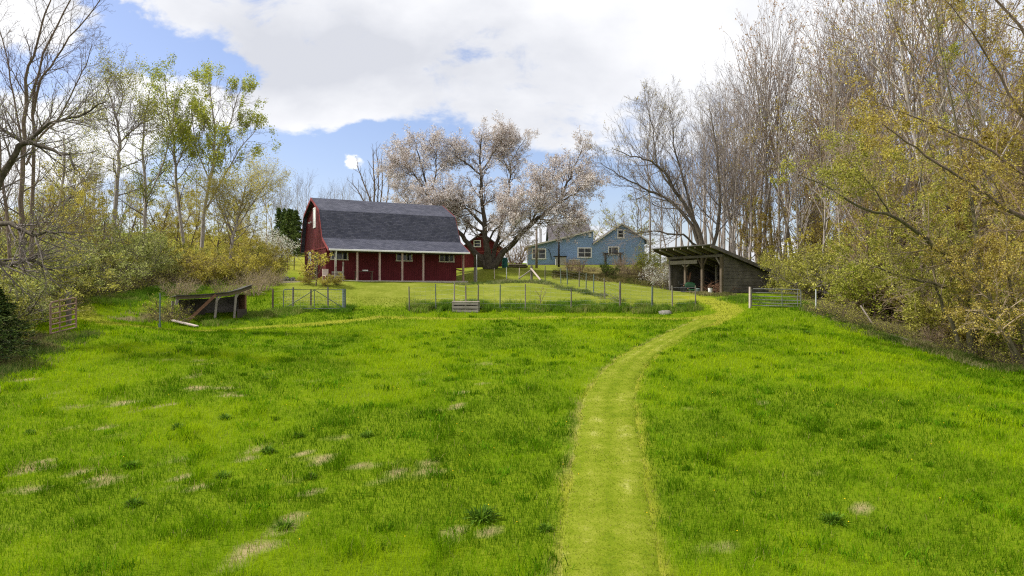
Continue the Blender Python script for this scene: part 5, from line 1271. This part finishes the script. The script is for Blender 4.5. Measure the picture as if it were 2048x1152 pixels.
# --- around the house
put('whiteshrub', 'flowering_shrub', gp(1327, 60), .3, .95, 'shrub dotted with white blossom left of the open shed', 'shrub')
put('shrub4', 'shrub', gp(1302, 66), 1.3, .8, 'green leafing shrub at the right corner of the blue house', 'shrub')
put('greenshrub', 'shrub', gp(1217, 68), .3, 1.0, 'small round dark green shrub below the arbour', 'shrub')
put('bareshrub', 'shrub', gp(1030, 74), .3, 1.5, 'fan of bare tan stems between the barrel and blue house', 'shrub')
strew(['straw','bareshrub','brush'], 'brush', 'low brownish brush on the bank below the blue house', 'brush', 'brush on the house bank',
      [gp(px, Y) for px, Y in ((1140,71),(1160,70),(1180,72),(1245,70),(1262,68),(1280,70),(1296,66),(1270,73),(1240,73),(1300,72),(1285,64),(1312,62))], .45, .7, 9)
strew(['leafing1','leafing2'], 'leafing_tree', 'pale yellow-green tree in fresh leaf behind the blue house', 'tree', 'fresh leafing trees behind the blue house',
      [gp(1215,92),gp(1250,97),gp(1180,100),gp(1275,92)], .8, 1.0, 10)
strew(['fork1','bare0','bare3'], 'bare_tree', 'bare tree in the hazy line behind the cherry and house', 'tree', 'bare trees behind the cherry',
      [gp(px, Y) for px, Y in ((905,105),(950,110),(1000,108),(1040,104),(1080,112),(1120,106),(1150,114),(1190,112))], .42, .6, 11)
# --- left thicket
strew(['shrub0','shrub0','shrub1'], 'shrub', 'grey-green shrub in the dense thicket on the left', 'shrub', 'shrubs of the left thicket',
      [gp(px, Y) for px, Y in ((20,37),(70,39),(120,41),(165,44),(215,47),(260,50),(300,52),(-30,36),(60,45),(120,48),(180,52),(240,56),(20,44),(-50,42),(90,53),(150,57),(30,52),(-10,31),(-60,29),(45,34),(330,55),(210,60),(-70,48))], .85, 1.45, 12)
strew(['shrub3','shrub2'], 'shrub', 'yellow-green shrub between left thicket and the tumbledown shelter', 'shrub', 'yellow-green shrubs behind the shelter',
      [gp(px, Y) for px, Y in ((395,55),(428,53),(465,54),(500,53),(525,56),(445,60),(490,62),(355,56),(415,64),(535,62))], .55, .95, 13)
strew(['straw'], 'brush', 'straw coloured dry shrub right behind the tumbledown shelter', 'brush', 'dry straw shrubs behind the shelter',
      [gp(px, Y) for px, Y in ((480,47),(505,46.5),(528,48),(550,50),(515,51),(445,46),(375,46),(352,44))], .6, .95, 14)
strew(['leafing2','leafing1','leafing2'], 'leafing_tree', 'small tree in fresh yellow-green leaf rising from the left thicket', 'tree', 'small leafing trees of the left thicket',
      [gp(px, Y) for px, Y in ((-20,38),(35,40),(85,43),(140,46),(190,50),(60,52),(120,55),(10,47),(240,58),(300,60),(180,58),(-50,46))], .5, .8, 33)
strew(['leafing2','leafing1','leafing2'], 'leafing_tree', 'fuller yellow-green tree behind the left thicket and meadow trees', 'tree', 'fuller leafing trees behind the left thicket',
      [gp(px, Y) for px, Y in ((-30,50),(25,54),(70,57),(110,60),(150,63),(205,66),(255,68),(320,70),(370,72),(430,74),(485,76),(345,66),(455,68),(60,47),(0,44))], .62, 1.0, 36)
strew(['brush'], 'brush', 'bare low brush below the left thicket', 'brush', 'bare brush below the left thicket',
      [gp(px, Y) for px, Y in ((170,41),(210,43),(250,45.5),(290,48),(330,50.5),(360,53),(130,38.5),(330,39.6),(345,38)) ], .5, .85, 15)
strew(['shrub3'], 'shrub', 'yellow shrub in bright leaf at the barn end of the meadow', 'shrub', 'bright yellow meadow shrubs',
      [gp(px, Y) for px, Y in ((500,76),(530,80),(470,80),(440,84))], .8, 1.1, 16)
put('whiteshrub', 'flowering_shrub', gp(553, 78), .3, 1.25, 'white-flowering shrub at the meadow edge left of the barn', 'shrub')
put('whiteshrub', 'flowering_shrub', gp(520, 84), 1.3, 1.7, 'taller pale-flowering shrub behind the yellow meadow shrubs', 'shrub')
strew(['conifer'], 'conifer', 'dark conifer standing behind the meadow left of the barn', 'tree', 'dark conifers left of the barn', [gp(578,96),gp(594,100),gp(560,102),gp(586,104),gp(571,100)], .85, 1.1, 17, (.7,.9))
put('conifer', 'spruce', gp(-8, 26.5), .4, .42, 'dark spruce with low boughs at the bottom left wood edge', 'tree').scale = (.70,.70,.30)
put('conifer', 'spruce', gp(-35, 24.0), 2.4, .5, 'darker spruce cut by the left edge of the photo', 'tree').scale = (.6,.6,.32)
strew(['pole0','leafing2'], 'young_tree', 'young olive-budded tree inside the left thicket', 'tree', 'young trees inside the left thicket',
      [gp(px, Y) for px, Y in ((20,48),(75,50),(140,55),(170,62),(265,64),(320,66),(-20,44),(200,58),(100,62))], .7, 1.05, 18)
strew(['fork1','bare0','bare3'], 'bare_tree', 'bare tree in the far line across the left meadow', 'tree', 'bare trees across the left meadow',
      region(34, -60, 560, 105, 140, 19), .5, .75, 19)
strew(['leafing1','leafing2','shrub3'], 'budding_tree', 'yellow-green tree in fresh leaf far along the left meadow', 'tree', 'fresh leafing trees along the left meadow',
      region(26, -60, 520, 78, 112, 29), .42, .72, 29)
strew(['bare0','bare3','fork1'], 'bare_tree', 'bare tree in the low distant line behind the barn roof', 'tree', 'distant bare trees behind the barn',
      [gp(px, Y) for px, Y in ((545,150),(562,146),(580,152),(597,148),(612,155),(640,158),(655,160),(670,156),(684,161),(698,158),(712,162),(730,160),(790,158),(760,163),(620,150),(548,140))], .66, .85, 20)
# bare many-stemmed tree rising behind the barn ridge
PB = [dict(n=9, t0=.3, ang=(18,40), abs=4, lr=.6, rr=.5, rmax=.05, shape=lambda t: 1.1-.5*t), dict(seg=4, wob=.08, up=.1, n=4, t0=.2, ang=(20,45), lr=.5, rr=.6, rmin=.012, rmax=.02, tip=.4), dict(seg=3, wob=.1, up=.05, tip=.6)]
Yb = 92.
hand_put('bare_tree', [[(752,480,0,.18),(750,420,0,.14),(748,360,0,.1),(746,300,0,.04)],[(752,470,0,.14),(742,410,0,.11),(728,365,.3,.08),(714,330,.5,.04)],[(752,470,0,.14),(735,420,0,.1),(718,385,.4,.07),(704,365,.5,.03)],
   [(753,470,0,.12),(762,400,-.3,.09),(765,350,-.4,.06),(762,315,-.5,.03)],[(754,470,0,.12),(772,410,-.5,.08),(778,365,-.6,.05),(776,340,-.6,.03)],[(753,460,0,.11),(756,390,.4,.08),(757,340,.5,.05),(753,300,.6,.03)]],
   Yb, gp(752, Yb), PB, 91, M['bark_brown'], M['twig_grey'], None, None, 'bare many-stemmed tree rising behind the barn ridge')
# forked sapling in the front fence strip
sp = G(1082, 614)
PS = [dict(n=6, t0=.3, ang=(25,55), abs=.7, lr=.7, rr=.5, rmax=.012), dict(seg=4, wob=.15, up=.05, tip=.4)]
hand_put('sapling', [[(1082,616,0,.03),(1081,602,0,.024),(1078,590,0,.016),(1070,580,0,.008)],[(1081,605,0,.02),(1088,590,.1,.015),(1094,578,.2,.008)],[(1081,600,0,.016),(1082,585,-.1,.010),(1086,574,-.1,.006)]], sp.y, sp, PS, 92,
         M['bark_brown'], M['twig_warm'], dict(levs=(1,), per=4, size=.05, spread=.03), M['lf_yellow'], 'forked leafing sapling by the front wire fence', sides=(6,4,3), jitter=.01)
# yellow-leaved young tree at the left barn corner
yp = gp(638, 49.5)
PY = [dict(n=10, t0=.25, ang=(28,65), abs=1.8, lr=.6, rr=.5, rmax=.02), dict(seg=4, wob=.15, up=.05, n=5, t0=.2, ang=(30,60), lr=.5, rr=.6, rmin=.005, tip=.4), dict(seg=3, wob=.2, tip=.6)]
hand_put('young_tree', [[(632,572,0,.05),(634,545,0,.04),(630,525,0,.03),(628,512,0,.015)],[(634,550,0,.03),(645,530,-.2,.025),(650,515,-.3,.012)],[(632,560,0,.03),(618,545,.2,.02),(608,540,.3,.012)]], yp.y, yp, PY, 93,
         M['bark_brown'], M['twig_straw'], dict(levs=(1,2), per=4.0, size=.13, spread=.08, aspect=.7), M['lf_yellow'], 'young tree in yellow leaf at the left barn corner', sides=(6,4,3), jitter=.02)
strew(['shrub3'], 'shrub', 'low yellow-green shrub at the foot of the barn corner', 'shrub', 'low shrubs at the barn corner', [gp(612,50),gp(650,49.5),gp(672,50)], .22, .32, 21)

# --- coarse dark clumps and dandelions in the pasture
def clump_proto(seed, n=150, L=.27):
    rv = random.Random(seed); V, Q, A = [], [], []
    for k in range(n):
        a = rv.uniform(0,6.28); e = rv.uniform(.25,1.35); l = L*rv.uniform(.5,1.1); r0 = rv.uniform(0,.13); w = rv.uniform(.008,.018)
        d = Vector((math.cos(a)*math.cos(e), math.sin(a)*math.cos(e), math.sin(e))); s = Vector((-math.sin(a), math.cos(a), 0))*w
        p = Vector((math.cos(a)*r0, math.sin(a)*r0, -.02)); m = p+d*l*.6; q = p+d*l-Vector((0,0,l*.22)); b = len(V)
        V += [p-s*.5, p+s*.5, m+s, m-s, q+s*.25, q-s*.25]; Q += [(b,b+1,b+2,b+3),(b+3,b+2,b+4,b+5)]; A += [rv.random()]*6
    return [np_mesh('leaves', np.array([tuple(v) for v in V]), [np.array(Q)], M['lf_weed'], attrs={'v': A})]
for i in range(3): PROTO['clump%d' % i] = [clump_proto(700+i), False]
CL = [(962,1038,1.75,'largest coarse grass clump in the pasture, left of the track near the bottom'),(450,838,1.15,'upright dark dock clump highest up the left pasture'),(357,857,1.2,'wide dark clump just left of the upright dock clump'),
 (535,905,1.25,'dark clump in the middle of the left pasture, below two smaller ones'),(445,955,1.05,'tall dark clump low in the left pasture between bare patches'),(622,957,.9,'small dark clump beside a pale bare patch in mid pasture'),
 (268,1010,1.1,'spiky dark clump in the lower left pasture'),(568,1056,1.15,'ragged clump near the bottom above a long bare patch'),(732,873,1.1,'flat bright-edged clump right of two dark ones in the pasture'),
 (598,873,1.0,'flat dark clump between the dock clump and bright-edged clump'),(260,934,1.1,'low dark clump right of the big bare patch'),(1664,1043,1.3,'single dark weed clump in the pasture right of the track'),
 (60,868,.9,'low dark clump near the left edge of the pasture'),(530,758,.9,'small dark clump far up the left pasture'),(1090,1060,.9,'dark clump touching the left side of the track near the bottom'),
 (1612,668,1.5,'flat dark weed patch below the grey farm gate'),(1385,716,1.1,'dark weed clump right beside the upper track bend'),(380,688,1.3,'dark clump below the tumbledown shelter')]
for i, (px, py, s, lab) in enumerate(CL): put('clump%d' % (i % 3), 'weed_clump', G(px, py), i*1.7, s*.68, lab, 'weed', 'coarse weed clumps in the pasture')
def tuft_field(n):
    rv = np.random.default_rng(5); x, y = scatter(n, 9, 43, 1.2, .8); m = masks(x, y); k = (m['path'] < .05)&(m['wood'] < .1)&(fbm(x/3.2, y/3.2, 91, 3) > .47); x, y = x[k], y[k]
    X, Y, HG, WD, CC = [], [], [], [], []
    for a, b in zip(x, y):
        q = rv.integers(22, 50); s = rv.uniform(.07, .22); X.append(a+rv.normal(0, s, q)); Y.append(b+rv.normal(0, s*.8, q)); HG.append(rv.uniform(.09, .21, q)*(s/.14)**.35); WD.append(rv.uniform(.012,.024,q)*(b/12)**.5)
        base = np.array([.060,.135,.003])*rv.uniform(.75,1.6); CC.append(np.clip(base[None]*rv.uniform(.7,1.6,(q,1)),0,1))
    blades('weed_tufts', np.concatenate(X), np.concatenate(Y), np.concatenate(HG), np.concatenate(WD), np.concatenate(CC), .85, M['grass'], 'scattered small darker tufts through the pasture grass')
tuft_field(1150)
dn = MB(); rv = random.Random(12); M['dandelion'] = MT('dandelion_yellow').base((.75,.50,.01), .7, .1)
for k in range(110):
    Y = rv.uniform(11, 42); x = rv.uniform(-.7, .75)*Y; z = h(x, Y)+.13; r = .012*(Y/14)**.4
    dn.poly([(x+r*math.cos(a*1.047), Y+r*math.sin(a*1.047), z) for a in range(6)]+[(x,Y,z+.012),(x,Y,z-.012)], [(a,(a+1)%6,6) for a in range(6)]+[((a+1)%6,a,7) for a in range(6)])
tag(dn.build('dandelions', M['dandelion']), 'scattered tiny yellow dandelion heads in the pasture', kind='stuff')
